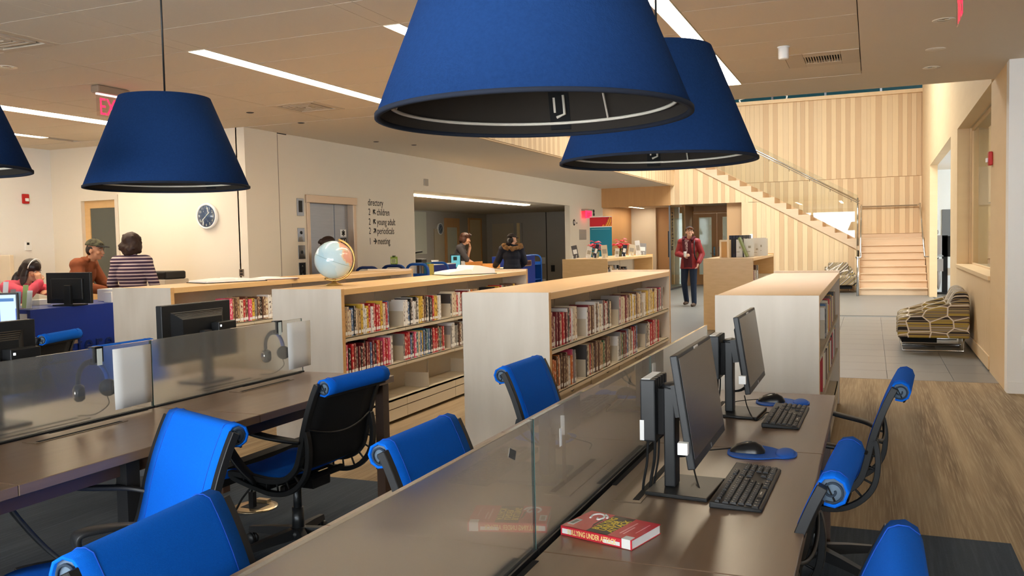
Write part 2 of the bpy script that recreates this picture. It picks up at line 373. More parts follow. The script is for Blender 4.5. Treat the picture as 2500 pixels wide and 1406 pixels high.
# rear wall with a long window band, side wall
RY = -2.3      # rear wall with its window band
rw = MB().box(-11.4, 6, RY-.15, RY, 0, .35).box(-11.4, 6, RY-.15, RY, 2.8, ZC).box(-11.4, -5.4, RY-.15, RY, .35, 2.8).box(1.5, 6, RY-.15, RY, .35, 2.8)
for x in (-5.35, -3.1, -.8, 1.45): rw.box(x-.06, x+.06, RY-.15, RY, .35, 2.8)
rw.build('wall_rear', M_WALL)['kind'] = 'structure'
wall('wall_right_side', [(6, 6.15, -5, 9.1, 0, ZC)], M_WALLW)
for x in (-4.22, -1.95, .32): portal((x, RY-.08, 1.575), (PI/2, 0, PI), 2.15, 2.45)
# white wall at right edge
wr = wall('wall_right', [(1.13, 6, 8.94, 9.1, 0, ZC)], M_WALLW)
wall('baseboard_right', [(1.14, 6, 8.925, 8.94, 0, .105)], M_WALLW)
o = MB().box(1.245, 1.33, 8.932, 8.94, .40, .52).build('wall_outlet', M_PAPER, loc=(1.29, 8.94, .4)); tag(o, 'white electrical outlet plate low on the white right wall', 'outlet')
# ---- right wood wall (runs back to the stairs)
def rbox(b, y0, y1, z0, z1, d0=0, d1=.16, mi=0):
    v = []
    for z in (z0, z1):
        for y in (y0, y1):
            for d in (d0, d1): v.append((XR(y)+d, y, z))
    b.add(v, [(0, 2, 3, 1), (4, 5, 7, 6), (0, 1, 5, 4), (2, 6, 7, 3), (0, 4, 6, 2), (1, 3, 7, 5)], mi); return b
b = MB(); rbox(b, 8.96, 10.3, 0, ZC); rbox(b, 14.6, 15.9, 0, 3.03); rbox(b, 10.3, 14.6, 3.0, 3.03)
rbox(b, 10.02, 26.4, 3.03, 7); rbox(b, 22.35, 26.4, 0, 3.03)
wood = b.build('wall_right_wood', M_WOODP); wood['kind'] = 'structure'
me = unit_box('beadboard_mesh', [M_WOODM]); me2 = unit_box('beadboard_mesh_b', [M_WOODP])
y = 10.3; k = 0
while y < 14.58:
    wdt = .095
    piece('wainscot_board', me if k % 2 else me2, wood, (XR(y)+.08, y+wdt/2, .56), (.16, wdt-.004, .80), -.00806); y += wdt; k += 1
rbox(MB(), 10.3, 14.6, .02, .16, -.012, .16).build('wood_base', M_WOODP, wood)
rbox(MB(), 10.3, 14.6, .955, 1.0, -.02, .28).build('window_sill', M_WOODP, wood)
rbox(rbox(MB(), 10.3, 10.34, 1.0, 3.0, .16, .28), 14.56, 14.6, 1.0, 3.0, .16, .28).build('window_jamb', M_WOODP, wood)
win = MB(); rbox(win, 10.34, 14.56, 1.0, 3.0, .205, .212); o = win.build('window_1', M_GLASS); o['kind'] = 'structure'
fr = MB(); rbox(fr, 10.34, 14.56, 2.955, 3.0, .19, .23); rbox(fr, 10.34, 14.56, 1.0, 1.02, .19, .23); rbox(fr, 14.52, 14.56, 1.02, 2.955, .19, .23); rbox(fr, 10.34, 10.38, 1.02, 2.955, .19, .23)
fr.build('window_frame', M_WOODM, o)
# office behind the interior window
wall('wall_office', [(4.2, 4.3, 9.1, 15.9, 0, 3.2), (1.4, 4.2, 15.75, 15.9, 0, 3.2)], mat('office_paint', S(232, 222, 190), .85))
wall('ceiling_office', [(1.3, 4.3, 9.1, 15.9, 3.1, 3.2)], M_CEIL)
strip(2.4, 2.6, 10.5, 14.5, 'recessed strip light in the glazed office on the right', 3.1)  # lamp put in out of view to light the office
# bright day-lit room behind the opening at right
wall('wall_daylit_room', [(1.3, 5.2, 24.3, 24.45, 0, 3.2)], mat('cool_white_paint', S(232, 238, 240), .8))
wall('ceiling_daylit_room', [(1.36, 5.2, 15.9, 24.4, 3.05, 3.2)], M_WALLW)
wall('wall_daylit_side', [(5.2, 5.3, 15.9, 24.4, 0, 1.2), (5.2, 5.3, 15.9, 24.4, 2.3, 3.2), (5.2, 5.3, 15.9, 18.3, 1.2, 2.3), (5.2, 5.3, 22.2, 24.4, 1.2, 2.3)], M_WALLW)
portal((5.25, 20.25, 1.75), (PI/2, 0, -PI/2), 3.9, 1.1)
# ---- far wood wall with the meeting-room recess, stair and upper wall
YW, YB = 24.8, 26.3
def zb(x): return 1.06 + .556*(-x-.31)
ww = MB().box(-7.34, -5.3, YW, YW+.15, 2.43, ZC+.4).build('wall_bulkhead', M_DOORW); ww['kind'] = 'structure'  # darker veneer colour paints in the shade under the ceiling
tones = [unit_box('plank_a', [M_WOODL]), unit_box('plank_b', [M_WOODM]), unit_box('plank_c', [M_WOODD])]
wf = wall('wall_far_wood', [(-3.33, -3.15, YW, YW+.15, 0, 2.44), (-5.3, -3.15, YW+.03, YW+.15, 2.44, 2.5), (-3.15, -.6, YW+.06, YW+.15, 0, 1.1)], M_WOODM)
def pattern(x0, x1, seed):
    r = random.Random(seed); x = x0; k = 0; out = []
    while x < x1 - .02:
        wd = r.choice((.10, .125, .125, .15)); wd = min(wd, x1-x)
        tone = (0 if k % 2 == 0 else r.choice((1, 2, 2, 2))); 
        if r.random() < .1: tone = 1
        out.append((x, x+wd, tone)); x += wd; k += 1
    return out
MT = [M_WOODL, M_WOODM, M_WOODD]
for x0, x1, tn in pattern(-5.3, -3.15, 3):      # above the doors, up to the stair stringer
    MB().prism([(x0, 2.44), (x1-.003, 2.44), (x1-.003, zb(x1)), (x0, zb(x0))], (0, YW+.03, 0), (1, 0, 0), (0, 0, 1), (0, -.03, 0)).build('plank', MT[tn], wf)
for x0, x1, tn in pattern(-3.15, -.34, 5):      # below the stair
    top0, top1 = min(zb(x0), 2.43), min(zb(x1), 2.43)
    MB().prism([(x0, 0), (x1-.003, 0), (x1-.003, top1), (x0, top0)], (0, YW+.03, 0), (1, 0, 0), (0, 0, 1), (0, -.03, 0)).build('plank', MT[tn], wf)
    if zb(x0) > 2.45: MB().prism([(x0, 2.44), (x1-.003, 2.44), (x1-.003, max(zb(x1), 2.445)), (x0, zb(x0))], (0, YW+.03, 0), (1, 0, 0), (0, 0, 1), (0, -.03, 0)).build('plank', MT[tn], wf)
wb = wall('wall_stair_back', [(-3.1, 1.3, YB, YB+.2, 0, 2.6), (-9, 1.3, YB, YB+.2, 2.6, 5.36)], M_WOODD)
for x0, x1, tn in pattern(-6.2, 1.26, 11):
    piece('plank', tones[tn], wb, ((x0+x1)/2, YB-.008, (3.06+5.3)/2), (x1-x0-.003, .02, 5.3-3.06))
for x0, x1, tn in pattern(-6.2, 1.26, 12):
    zl = 1.5 if x0 > -3.1 else 2.62
    piece('plank', tones[tn], wb, ((x0+x1)/2, YB-.008, (zl+3.045)/2), (x1-x0-.003, .02, 3.045-zl))
MB().box(-9, 1.28, YB-.06, YB+.22, 5.3, 5.40).build('wall_cap', M_WOODL, wb)
MB().box(-.6, 1.26, YB-.03, YB, 1.38, 1.49).build('skirting', M_STAIR, wb)
# staircase
st = thing('staircase', 'pale wooden staircase turning left along the striped wood wall', 'staircase', (.4, 22.9, 0))
me = unit_box('step_mesh', [M_STAIR])
for n in range(1, 9):
    z = .1725*n; y0 = 22.9+.28*(n-1)
    o = MB().box(-.28, 1.235, y0+.02, y0+.30, max(0, z-.345), z-.03).box(-.28, 1.235, y0-.004, y0+.30, z-.03, z).build('stair_step', M_STAIR, st, bevel=.004, seg=1)
MB().box(-.62, 1.245, 24.86, YB-.002, 1.2, 1.38).build('landing', M_STAIR, st)
saw = []
for k in range(16):
    x = -.60 - .308*k; z = 1.38 + .1667*k
    saw += [(x, z), (x, z+.1667)]
    MB().box(x-.33, x, YW+.07, YB-.03, z, z+.1667).build('stair_step', M_STAIR, st)
poly = [(-.29, zb(-.29)), (-.29, 1.38)] + saw + [(-.60-.308*15-.3, saw[-1][1]), (-.60-.308*15-.3, zb(-.60-.308*15-.3))]
MB().prism(poly, (0, YW-.03, 0), (1, 0, 0), (0, 0, 1), (0, .09, 0)).build('stringer', M_STAIR, st)
MB().prism([(22.86, 0), (24.85, 0), (24.85, 1.38), (24.6, 1.38), (22.86, .18)], (-.30, 0, 0), (0, 1, 0), (0, 0, 1), (.02, 0, 0)).build('stringer', M_STAIR, st)
bl = thing('stair_balustrade', 'clear glass balustrade with steel handrail beside the wooden stairs', 'balustrade', (-.3, 24.8, 0))
gt = lambda x: 2.48+.567*(-x-.28)
for a, c in ((-.34, -1.5), (-1.51, -2.7), (-2.71, -3.9), (-3.91, -5.1)):
    MB().prism([(a, gt(a)-1.16), (a, gt(a)), (c, gt(c)), (c, gt(c)-1.16)], (0, YW-.045, 0), (1, 0, 0), (0, 0, 1), (0, .012, 0)).build('glass_panel', M_GLASS, bl)
MB().tube([(-.30, YW-.10, gt(-.3)-.14), (-5.0, YW-.10, gt(-5.0)-.14)], .021).tube([(-.30, YW-.14, gt(-.3)-.2), (-5.0, YW-.14, gt(-5.0)-.2)], .012).build('handrail', M_CHROME, bl)
b = MB()
for k in range(9):
    x = -.5-.52*k; b.tube([(x, YW-.045, gt(x)-.26), (x, YW-.1, gt(x)-.22), (x, YW-.1, gt(x)-.15)], .008, 6)
b.build('rail_bracket', M_CHROME, bl)
MB().prism([(22.66, .02), (24.76, 1.25), (24.76, 2.42), (22.66, 1.15)], (-.345, 0, 0), (0, 1, 0), (0, 0, 1), (.012, 0, 0)).build('glass_panel', M_GLASS, bl)
MB().tube([(-.36, 22.6, .93), (-.25, 22.6, .93)], .022).tube([(-.25, 22.6, .93), (-.25, 24.75, 2.25), (-.25, 24.9, 2.25)], .02).build('handrail', M_CHROME, bl)
MB().tube([(-.31, 22.6, .0), (-.31, 22.6, .93)], .03).tube([(-.34, 24.77, 1.2), (-.34, 24.77, 2.45)], .022).build('newel_post', M_CHROME, bl)
wr2 = thing('wall_handrail', 'steel handrail fixed to the wall around the stair landing', 'handrail', (1.16, 22.6, .93))
MB().tube([(1.28, 22.6, .93), (1.15, 22.6, .93), (1.15, 24.9, 2.25), (1.15, YB-.09, 2.25), (-.3, YB-.09, 2.25)], .019).build('rail', M_CHROME, wr2)
# meeting-room recess
wall('wall_recess', [(-7.34, -5.95, 28.25, 28.4, 0, 2.6), (-5.75, -3.15, 28.25, 28.4, 2.3, 2.6), (-3.75, -3.15, YW+.15, 28.4, 0, 2.6)], mat('recess_veneer', S(196, 156, 112), .5))
wall('ceiling_corridor', [(-12.6, -3.1, YW+.15, 36, 2.5, 2.6)], M_CEIL)
wall('wall_corridor_left', [(-7.49, -7.34, 24.9, 28.3, 0, 2.5)], M_DOORW)
wall('wall_corridor', [(-7.34, -6.75, 28.2, 28.35, 0, 2.5), (-6.75, -6.5, 28.1, 28.35, 0, 2.5), (-8.5, -7.34, 28.35, 28.45, 0, 2.5), (-8.6, -8.5, 28.35, 34, 0, .4), (-8.6, -8.5, 28.35, 34, 2.3, 2.5), (-8.6, -8.5, 28.35, 29, .4, 2.3), (-8.6, -8.5, 33.2, 34, .4, 2.3)], M_WALL)
wall('wall_corridor_end', [(-8.6, -5.8, 34, 34.15, 0, 2.5), (-5.95, -5.8, 28.4, 34, 0, 2.5)], M_WALLW)
portal((-8.55, 31.1, 1.35), (PI/2, 0, PI/2), 4.2, 1.9); strip(-6.9, -6.78, 25.2, 27.8, 'recessed strip light in the corridor beyond the banner', 2.5)  # hidden strip lamp added to brighten the dark corridor
gp = MB().box(-5.36, -5.345, YW+.1, 26.9, .06, 2.44).build('window_2', thin_glass('meeting_glass', (.80, .90, .88))); gp['kind'] = 'structure'
MB().box(-5.375, -5.33, YW+.08, YW+.12, 0, 2.44).build('window_frame', M_STEEL, gp); MB().box(-5.375, -5.33, YW+.1, 26.9, 0, .06).build('window_frame', M_STEEL, gp)
MB().box(-5.40, -5.375, YW+.05, YW+.09, .95, 1.7).build('door_pull', M_BLACK, gp)
wall('wall_recess_side', [(-5.40, -5.30, 26.9, 28.3, 0, 2.5)], mat('recess_veneer', S(196, 156, 112), .5))
for i, (x0, x1, gx0, gx1, hx) in enumerate(((-5.28, -4.54, -5.10, -4.70, -4.62), (-4.53, -3.78, -4.36, -3.95, -4.45))):
    y = 28.1 - .02
    d = MB().box(x0, gx0, y, y+.05, .0, 2.26).box(gx1, x1, y, y+.05, 0, 2.26).box(gx0, gx1, y, y+.05, 2.14, 2.26).box(gx0, gx1, y, y+.05, 0, .32).build('door_%d' % (i+1), M_DOORW); d['kind'] = 'structure'
    MB().box(gx0, gx1, y+.02, y+.03, .32, 2.14).build('pane', thin_glass('tinted_pane', (.62, .68, .68)), d)
    MB().box(hx-.03, hx+.03, y-.012, y, .92, 1.2).tube([(hx, y, 1.0), (hx, y-.06, 1.0), (hx + (-.12 if i == 0 else .12), y-.06, 1.0)], .012).build('door_handle', M_CHROME, d)
wall('trim_1', [(-5.3, -3.75, 28.1, 28.25, 2.27, 2.34), (-5.3, -5.27, 28.1, 28.25, 0, 2.3), (-3.77, -3.72, 28.1, 28.25, 0, 2.3)], M_DOORW)
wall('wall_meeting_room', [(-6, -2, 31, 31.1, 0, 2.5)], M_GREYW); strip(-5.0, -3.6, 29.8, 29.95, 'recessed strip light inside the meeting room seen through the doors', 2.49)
t = text('glass_lettering', 'meeting', .40, (-5.34, 25.12, 2.26), (0, 0, -1), (0, 1, 0), M_INK, ext=.001, sx=.88); tag(t, 'large black word meeting reading downwards on glass beside the doors', 'lettering')
# ---- upper floor around the void
par = MB().box(-5.24, -5.2, 10, 24.8, ZC-.02, 3.42).build('wall_parapet', M_WOODM); par['kind'] = 'structure'
for k, (y0, y1, tn) in enumerate(pattern(10, 24.8, 21)):
    if k % 1 == 0: piece('plank', tones[tn], par, (-5.195, (y0+y1)/2, 3.2), (.012, y1-y0-.003, .42))
MB().box(-5.26, -5.17, 10, 24.8, 3.41, 3.45).build('wall_cap', M_WOODL, par)
MB().box(-5.23, -5.215, 10, 24.8, 3.45, 4.2).build('window_3', M_GLASS)['kind'] = 'structure'
wall('wall_upper_near', [(-12.6, 6, 9.86, 10.0, ZC+.02, 7)], M_WALLW)
wall('wall_upper_left', [(-12.6, -12.45, 10, 32, ZC+.3, 7)], M_WALLW)
wall('ceiling_upper', [(-12.6, 6, 9.86, 16.5, 7, 7.2), (-12.6, 6, 21.5, 32.2, 7, 7.2), (-12.6, -5, 16.5, 21.5, 7, 7.2), (-.2, 6, 16.5, 21.5, 7, 7.2)], M_WALLW)  # gap left as an added, unseen skylight to brighten the void
portal((-2.6, 19, 7.15), (0, 0, 0), 4.8, 5)
for i in range(9):
    wall('trim_%d' % (i+2), [(-12+i*1.75, -11.93+i*1.75, 31.95, 32.1, 3.6, 7)], M_STEEL)
g = MB().box(-12.6, 6, 32.02, 32.04, 3.4, 7).build('window_4', thin_glass('teal_glazing', (.030, .060, .064), .2)); g['kind'] = 'structure'
wall('floor_upper', [(-12.6, 6, 26.5, 32.1, 3.3, 3.5), (-12.6, -5.26, 10, 26.3, ZC+.3, ZC+.42)], M_GREYW)
portal((-3.3, 32.0, 5.2), (PI/2, 0, 0), 18, 3.4)
t = thing('upper_rail', 'white looped rail standing on the wood wall top by the ceiling', 'railing', (-3.0, YB+.08, 5.4))
MB().tube(smooth_path([(-3.55, YB+.05, 5.4), (-3.52, YB+.05, 5.5), (-2.9, YB+.05, 5.56), (-2.3, YB+.05, 5.52), (-2.26, YB+.05, 5.4)]), .02).build('rail', M_PAPER, t)
# ================================================================== FIXTURES ON WALLS AND CEILING
# wooden door at far left
d = MB().box(-10.80, -10.70, 9.60, 9.645, 0, 2.2).box(-10.17, -10.14, 9.60, 9.645, 0, 2.2).box(-10.70, -10.17, 9.60, 9.645, 2.09, 2.2).box(-10.70, -10.17, 9.60, 9.645, 0, .9).build('door_3', M_MAPLE); d['kind'] = 'structure'
MB().box(-10.70, -10.17, 9.615, 9.625, .9, 2.09).build('pane', mat('grey_pane', S(112, 114, 104), .12, trans=.3, ior=1.4), d)
MB().box(-10.87, -10.80, 9.535, 9.66, 0, 2.27).box(-10.14, -10.08, 9.535, 9.66, 0, 2.27).box(-10.80, -10.14, 9.535, 9.66, 2.2, 2.27).build('door_frame', M_WALL, d)
MB().tube([(-10.76, 9.6, 1.0), (-10.76, 9.55, 1.0), (-10.64, 9.55, 1.0)], .011).build('door_handle', M_CHROME, d)
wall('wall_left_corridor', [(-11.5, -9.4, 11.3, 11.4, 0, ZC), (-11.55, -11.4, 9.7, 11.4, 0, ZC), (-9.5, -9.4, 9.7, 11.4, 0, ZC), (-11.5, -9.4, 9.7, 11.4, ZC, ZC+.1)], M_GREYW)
# elevator
el = thing('elevator', 'stainless steel elevator with tan frame behind the globe', 'elevator', (XE, 10.9, 0))
x = XE
MB().box(x-.11, x-.095, 10.28, 11.075, 0, 2.1).build('door', M_STEEL, el)
MB().box(x-.10, x-.085, 11.085, 11.52, 0, 2.1).build('door', M_STEEL, el)
mf = mat('elevator_frame', S(190, 168, 146), .4, .6)
MB().box(x-.14, x+.02, 10.26, 10.33, 0, 2.08).box(x-.14, x+.02, 11.44, 11.52, 0, 2.08).box(x-.14, x+.03, 10.24, 11.54, 2.08, 2.19).build('frame', mf, el, bevel=.004)
s1 = MB().box(x-.084, x-.081, 11.22, 11.38, 1.60, 1.71).build('sign', M_PAPER, el, label='white plate with a black six-armed medical star')
b = MB()
for a in range(3):
    b.obox((x-.079, 11.30, 1.655), (.003, .022, .09), Matrix.Rotation(a*PI/3, 3, 'X'))
b.build('star', M_INK, s1)
s2 = MB().box(x-.084, x-.081, 11.22, 11.38, 1.47, 1.58).build('sign', M_INK, el, label='black plate with a white star and side marks')
star = [(.038*(1 if i % 2 == 0 else .42)*math.sin(i*PI/5), .038*(1 if i % 2 == 0 else .42)*math.cos(i*PI/5)) for i in range(10)]
MB().prism(star, (x-.081, 11.29, 1.525), (0, 1, 0), (0, 0, 1), (.002, 0, 0)).box(x-.081, x-.079, 11.345, 11.355, 1.49, 1.56).build('star', M_PAPER, s2)
# call panels beside the elevator
def panel(z0, z1, label, kids):
    t = thing('call_panel', label, 'panel', (XE, 10.12, z0), 0, 'steel panels beside the elevator')
    MB().box(XE, XE+.008, 10.045, 10.20, z0, z1).build('plate', M_STEEL, t, bevel=.002)
    for kind, zz in kids:
        if kind == 'd': MB().box(XE+.008, XE+.010, 10.08, 10.165, z0+.05, z1-.03).build('display', M_INK, t)
        elif kind == 'b': MB().lathe([(.001, 0), (.022, 0), (.022, .008), (.001, .010)], 14, (XE+.008, 10.12, zz), Matrix.Rotation(PI/2, 3, 'Y')).build('button', M_BLACK, t)
        else: MB().lathe([(.001, 0), (.010, 0), (.010, .006), (.001, .006)], 12, (XE+.008, 10.12, zz), Matrix.Rotation(PI/2, 3, 'Y')).build('key_switch', M_CHROME, t)
panel(1.89, 2.13, 'tall steel plate with dark floor display left of the elevator top', [('d', 0)])
panel(1.53, 1.72, 'steel plate with black button and key switch left of elevator', [('b', 1.655), ('k', 1.59)])
panel(1.29, 1.48, 'steel plate with a single black button left of elevator', [('b', 1.385)])
panel(1.05, 1.24, 'lowest steel plate with black button and two screws left of elevator', [('b', 1.12), ('k', 1.19), ('k', 1.075)])
# directory lettering
dr = thing('directory_lettering', 'black directory lettering with floors and arrows on the white wall', 'lettering', (XE, 12.3, 1.4))
xs = XE+.002
def wt(s, y, z, size=.155, sx=.80): return text('text_line', s, size, (xs, y, z), (0, 1, 0), (0, 0, 1), M_INK, dr, ext=.001, sx=sx)
def arrow(y, z, ang):
    p = [(-.045, -.011), (.012, -.011), (-.012, -.045), (.012, -.045), (.055, 0), (.012, .045), (-.012, .045), (.012, .011), (-.045, .011)]
    c, s_ = math.cos(ang), math.sin(ang)
    MB().prism([(px*c-pz*s_, px*s_+pz*c) for px, pz in p], (xs, y, z), (0, 1, 0), (0, 0, 1), (.002, 0, 0)).build('arrow', M_INK, dr)
for n, wd, z, ang in (('', 'directory', 2.09, None), ('2', 'children', 1.94, 2.36), ('2', 'young adult', 1.785, 2.36), ('2', 'periodicals', 1.64, .79), ('1', 'meeting', 1.475, 0)):
    if n: wt(n, 11.90, z, .15); arrow(12.075, z+.05, ang); wt(wd, 12.15, z)
    else: wt(wd, 11.89, z)
# far wall signs
o = MB().box(XE, XE+.03, 13.77, 13.9, 2.50, 2.62).build('wall_speaker', M_GREYW, loc=(XE, 13.83, 2.5), bevel=.004); tag(o, 'small grey square speaker high on the elevator wall', 'speaker')
t = thing('restroom_sign', 'round black restroom sign with small arrow right of the service opening', 'sign', (XE, 22.2, 1.88))
MB().lathe([(.001, 0), (.085, 0), (.085, .006), (.001, .006)], 20, (XE, 22.2, 1.965), Matrix.Rotation(PI/2, 3, 'Y')).build('disc', M_INK, t)
MB().box(XE+.006, XE+.008, 22.16, 22.19, 1.93, 2.0).box(XE+.006, XE+.008, 22.21, 22.24, 1.93, 2.0).build('pictogram', M_PAPER, t)
MB().prism([(-.04, -.01), (0, -.01), (0, -.035), (.05, 0), (0, .035), (0, .01), (-.04, .01)], (XE, 22.42, 1.95), (0, 1, 0), (0, 0, 1), (.003, 0, 0)).build('arrow', M_INK, t)
t = thing('exit_sign', 'pink glowing exit sign on the far end of the elevator wall', 'exit sign', (XE, 23.05, 2.1))
MB().box(XE+.12, XE+.16, 22.82, 23.3, 2.09, 2.29).build('plate', M_REDLIT, t); MB().box(XE, XE+.2, 22.85, 23.27, 2.29, 2.34).build('housing', M_GREYW, t)
text('letters', 'EXIT', .17, (XE+.162, 22.86, 2.12), (0, 1, 0), (0, 0, 1), M_RED, t, sx=.9)
o = MB().ell((XE+.004, 23.99, 2.31), (.006, .09, .05)).ell((XE+.004, 24.0, 2.22), (.006, .09, .05)).build('wall_pictogram', M_INK, loc=(XE, 24, 2.2)); tag(o, 'small black two-lobed pictogram at the wall end by the wood bulkhead', 'sign')
t = thing('wall_plaque', 'grey rectangular plaque with two lines under the pink exit sign', 'sign', (XE, 22.9, 1.5))
MB().box(XE, XE+.01, 22.62, 23.24, 1.5, 1.78).build('plate', mat('plaque_grey', S(168, 160, 150), .5), t)
MB().box(XE+.01, XE+.012, 22.66, 23.15, 1.67, 1.71).box(XE+.01, XE+.012, 22.95, 23.2, 1.565, 1.60).build('text_line', M_GREYW, t)
# wall clocks
def clock(name, label, c, nrm, parts=True):
    n = Vector(nrm); R = frame_to(n, (0, 0, 1)); t = thing(name, label, 'clock', c, 0, 'blue-faced wall clocks'); C_ = Vector(c)
    MB().lathe([(.001, 0), (.16, 0), (.17, .02), (.165, .05), (.150, .055), (.142, .045), (.001, .045)], 36, c, R).build('case', M_PAPER, t)
    MB().lathe([(.001, .0451), (.141, .0451), (.141, .047), (.001, .047)], 36, c, R).build('dial', mat('dial_blue', S(58, 84, 128), .5), t)
    right = Vector((0, 0, 1)).cross(n)
    for h in range(1, 13):
        a = PI/2 - h*PI/6; p = C_ + right*(.113*math.cos(a)) + Vector((0, 0, .113*math.sin(a)-.015)) + n*.048
        text('numeral', str(h), .046, p, right, (0, 0, 1), M_PAPER, t, ext=.0005, align='CENTER')
    for a, L in ((PI/2-1.63*PI/6, .075), (PI/2-38/60*2*PI, .115)):
        d = right*math.cos(a)+Vector((0, 0, math.sin(a)))
        MB().tube([C_+n*.051-d*.02, C_+n*.051+d*L], .005, 6).build('hand', M_PAPER, t)
    MB().lathe([(.001, .056), (.14, .056), (.14, .0565), (.001, .0565)], 30, c, R).build('lens', M_GLASS, t)
    return t
clock('wall_clock', 'round white wall clock with blue dial on the cream wall', (-7.955, 9.0, 1.88), (0, -1, 0))
clock('wall_clock', 'round wall clock with blue dial inside the grey staff room', (-11.5, 22.45, 1.9), (1, 0, 0))
# exit signs hanging from the ceiling
def exit_sign(loc, label):
    x, y, z = loc; t = thing('exit_sign', label, 'exit sign', (x, y, ZC))
    MB().box(x-.05, x+.05, y-.19, y+.19, ZC-.07, ZC).build('housing', mat('exit_housing', S(150, 130, 112), .5), t, bevel=.015)
    MB().box(x-.004, x+.004, y-.17, y+.17, ZC-.28, ZC-.07).build('plate', thin_glass('acrylic', (.95, .90, .90)), t)
    MB().box(x-.008, x+.008, y-.17, y+.17, ZC-.085, ZC-.07).build('lamp_bar', mat('exit_lamp', (1, .9, .9), .5, emit=(1, .7, .7), estr=.7), t)
    text('letters', 'EXIT', .225, (x+.0045, y-.145, ZC-.265), (0, 1, 0), (0, 0, 1), M_REDLIT, t, ext=.0015, sx=.72)
    return t
exit_sign((-6.62, 6.24, 0), 'red EXIT sign hanging from ceiling beside the left blue pendant')
exit_sign((.48, 5.86, 0), 'red exit sign seen edge-on at the upper right corner')
# vents
def vent(x0, x1, y0, y1, label, mode):
    t = thing('ceiling_vent', label, 'air vent', ((x0+x1)/2, (y0+y1)/2, ZC), 0, 'square air diffusers in the ceiling')
    mv = mat('vent_paint', S(206, 190, 168), .6); cx, cy = (x0+x1)/2, (y0+y1)/2; h = (x1-x0)/2
    g = .15 if mode == 'slats' else h-.07
    b = MB().box(x0, cx-g, y0, y1, ZC-.004, ZC+.02).box(cx+g, x1, y0, y1, ZC-.004, ZC+.02).box(cx-g, cx+g, y0, cy-g, ZC-.004, ZC+.02).box(cx-g, cx+g, cy+g, y1, ZC-.004, ZC+.02)
    b.build('frame', mv, t, bevel=.003, seg=1)
    MB().box(cx-g, cx+g, cy-g, cy+g, ZC+.025, ZC+.028).build('duct', M_BLACK2, t)
    if mode == 'slats':
        for i in range(14): MB().obox((cx-g+.0107+i*.0214, cy, ZC+.006), (.009, 2*g, .016)).build('slat', mv, t)
    else:
        for k in (.8, .55, .3):
            q = g*k; MB().box(cx-q, cx+q, cy-q, cy-q+.03, ZC-.002, ZC+.016).box(cx-q, cx+q, cy+q-.03, cy+q, ZC-.002, ZC+.016).box(cx-q, cx-q+.03, cy-q+.03, cy+q-.03, ZC-.002, ZC+.016).box(cx+q-.03, cx+q, cy-q+.03, cy+q-.03, ZC-.002, ZC+.016).build('cone_ring', mv, t)
vent(-.69, -.095, 7.81, 8.41, 'square air vent with slotted grille at the upper right of the ceiling', 'slats')
vent(-6.13, -5.54, 4.18, 4.79, 'square air diffuser cut by the left edge of the picture', 'cone')
vent(-6.05, -5.45, 7.81, 8.41, 'flat square air diffuser below the long strip light', 'cone')
t = thing('smoke_detector', 'white cylinder sensor hanging from the ceiling beside the slotted vent', 'detector', (-.66, 7.45, ZC))
MB().lathe([(.001, ZC-.098), (.036, ZC-.098), (.041, ZC-.09), (.041, ZC-.004)], 20, (-.66, 7.45, 0)).build('body', M_PAPER, t); MB().lathe([(.05, ZC-.005), (.05, ZC)], 20, (-.66, 7.45, 0)).build('base_plate', M_PAPER, t)
def downlight(x, y, label, flat=False):
    t = thing('downlight', label, 'ceiling light', (x, y, ZC), 0, 'round recessed downlights')
    MB().lathe([(.045, ZC-.001), (.075, ZC-.004), (.078, ZC)], 24, (x, y, 0)).build('trim_ring', M_WIRE, t)
    MB().lathe([(.001, ZC-.0015), (.046, ZC-.0015), (.046, ZC), (.001, ZC)], 20, (x, y, 0)).build('reflector', M_WIRE if flat else M_CHROME, t)
downlight(.48, 7.08, 'round downlight with mirrored reflector beside the edge-on exit sign')
downlight(.49, 8.15, 'plain round white cap in the ceiling, middle of the three at right', True)
downlight(.51, 9.02, 'round downlight nearest the stair void at right')
downlight(-6.6, 5.16, 'round downlight by the left edge of the ceiling')
for qi, (x, y) in enumerate(((-6.51, 8.1), (-6.52, 9.07), (-6.77, 11.25), (-6.51, 11.93), (-5.6, 14.5))):
    o = MB().lathe([(.001, ZC-.006), (.03, ZC-.006), (.045, ZC)], 16, (x, y, 0)).build('sprinkler_cap', M_BLACK if y < 12 else M_CEIL, loc=(x, y, ZC)); tag(o, 'small round sprinkler cap in the ceiling, %s from the viewer towards the stair' % ORD[qi], 'sprinkler', 'sprinkler caps')
# alarms, thermostat, switches
def alarm(loc, n, label):
    t = thing('fire_alarm', label, 'alarm', loc, 0, 'red fire alarms'); C_ = Vector(loc); n = Vector(n); rt = Vector((0, 0, 1)).cross(n); R = Matrix((rt, Vector((0, 0, 1)), n)).transposed()
    MB().obox(C_+n*.02, (.10, .14, .04), R).build('body', M_RED, t, bevel=.01)
    MB().obox(C_+n*.05-Vector((0, 0, .015)), (.05, .045, .02), R).build('strobe', M_PAPER, t, bevel=.005)
alarm((-11.4, 9.09, 2.24), (1, 0, 0), 'red fire alarm on the bright left wall')
alarm((XR(10.17), 10.17, 2.21), (-1, 0, 0), 'red fire alarm on the wood frame at right')
t = thing('thermostat', 'white thermostat with small dark display on the bright left wall', 'thermostat', (-11.4, 9.1, 1.5))
MB().box(-11.4, -11.375, 9.05, 9.15, 1.49, 1.62).build('case', M_PAPER, t, bevel=.006); MB().box(-11.375, -11.373, 9.07, 9.11, 1.57, 1.605).build('display', M_INK, t)
o = MB().box(-3.11, -3.03, YW-.012, YW, 1.44, 1.56).build('light_switch', M_PAPER, loc=(-3.07, YW, 1.44), bevel=.003); tag(o, 'white light switch plate on the striped wood wall', 'switch')
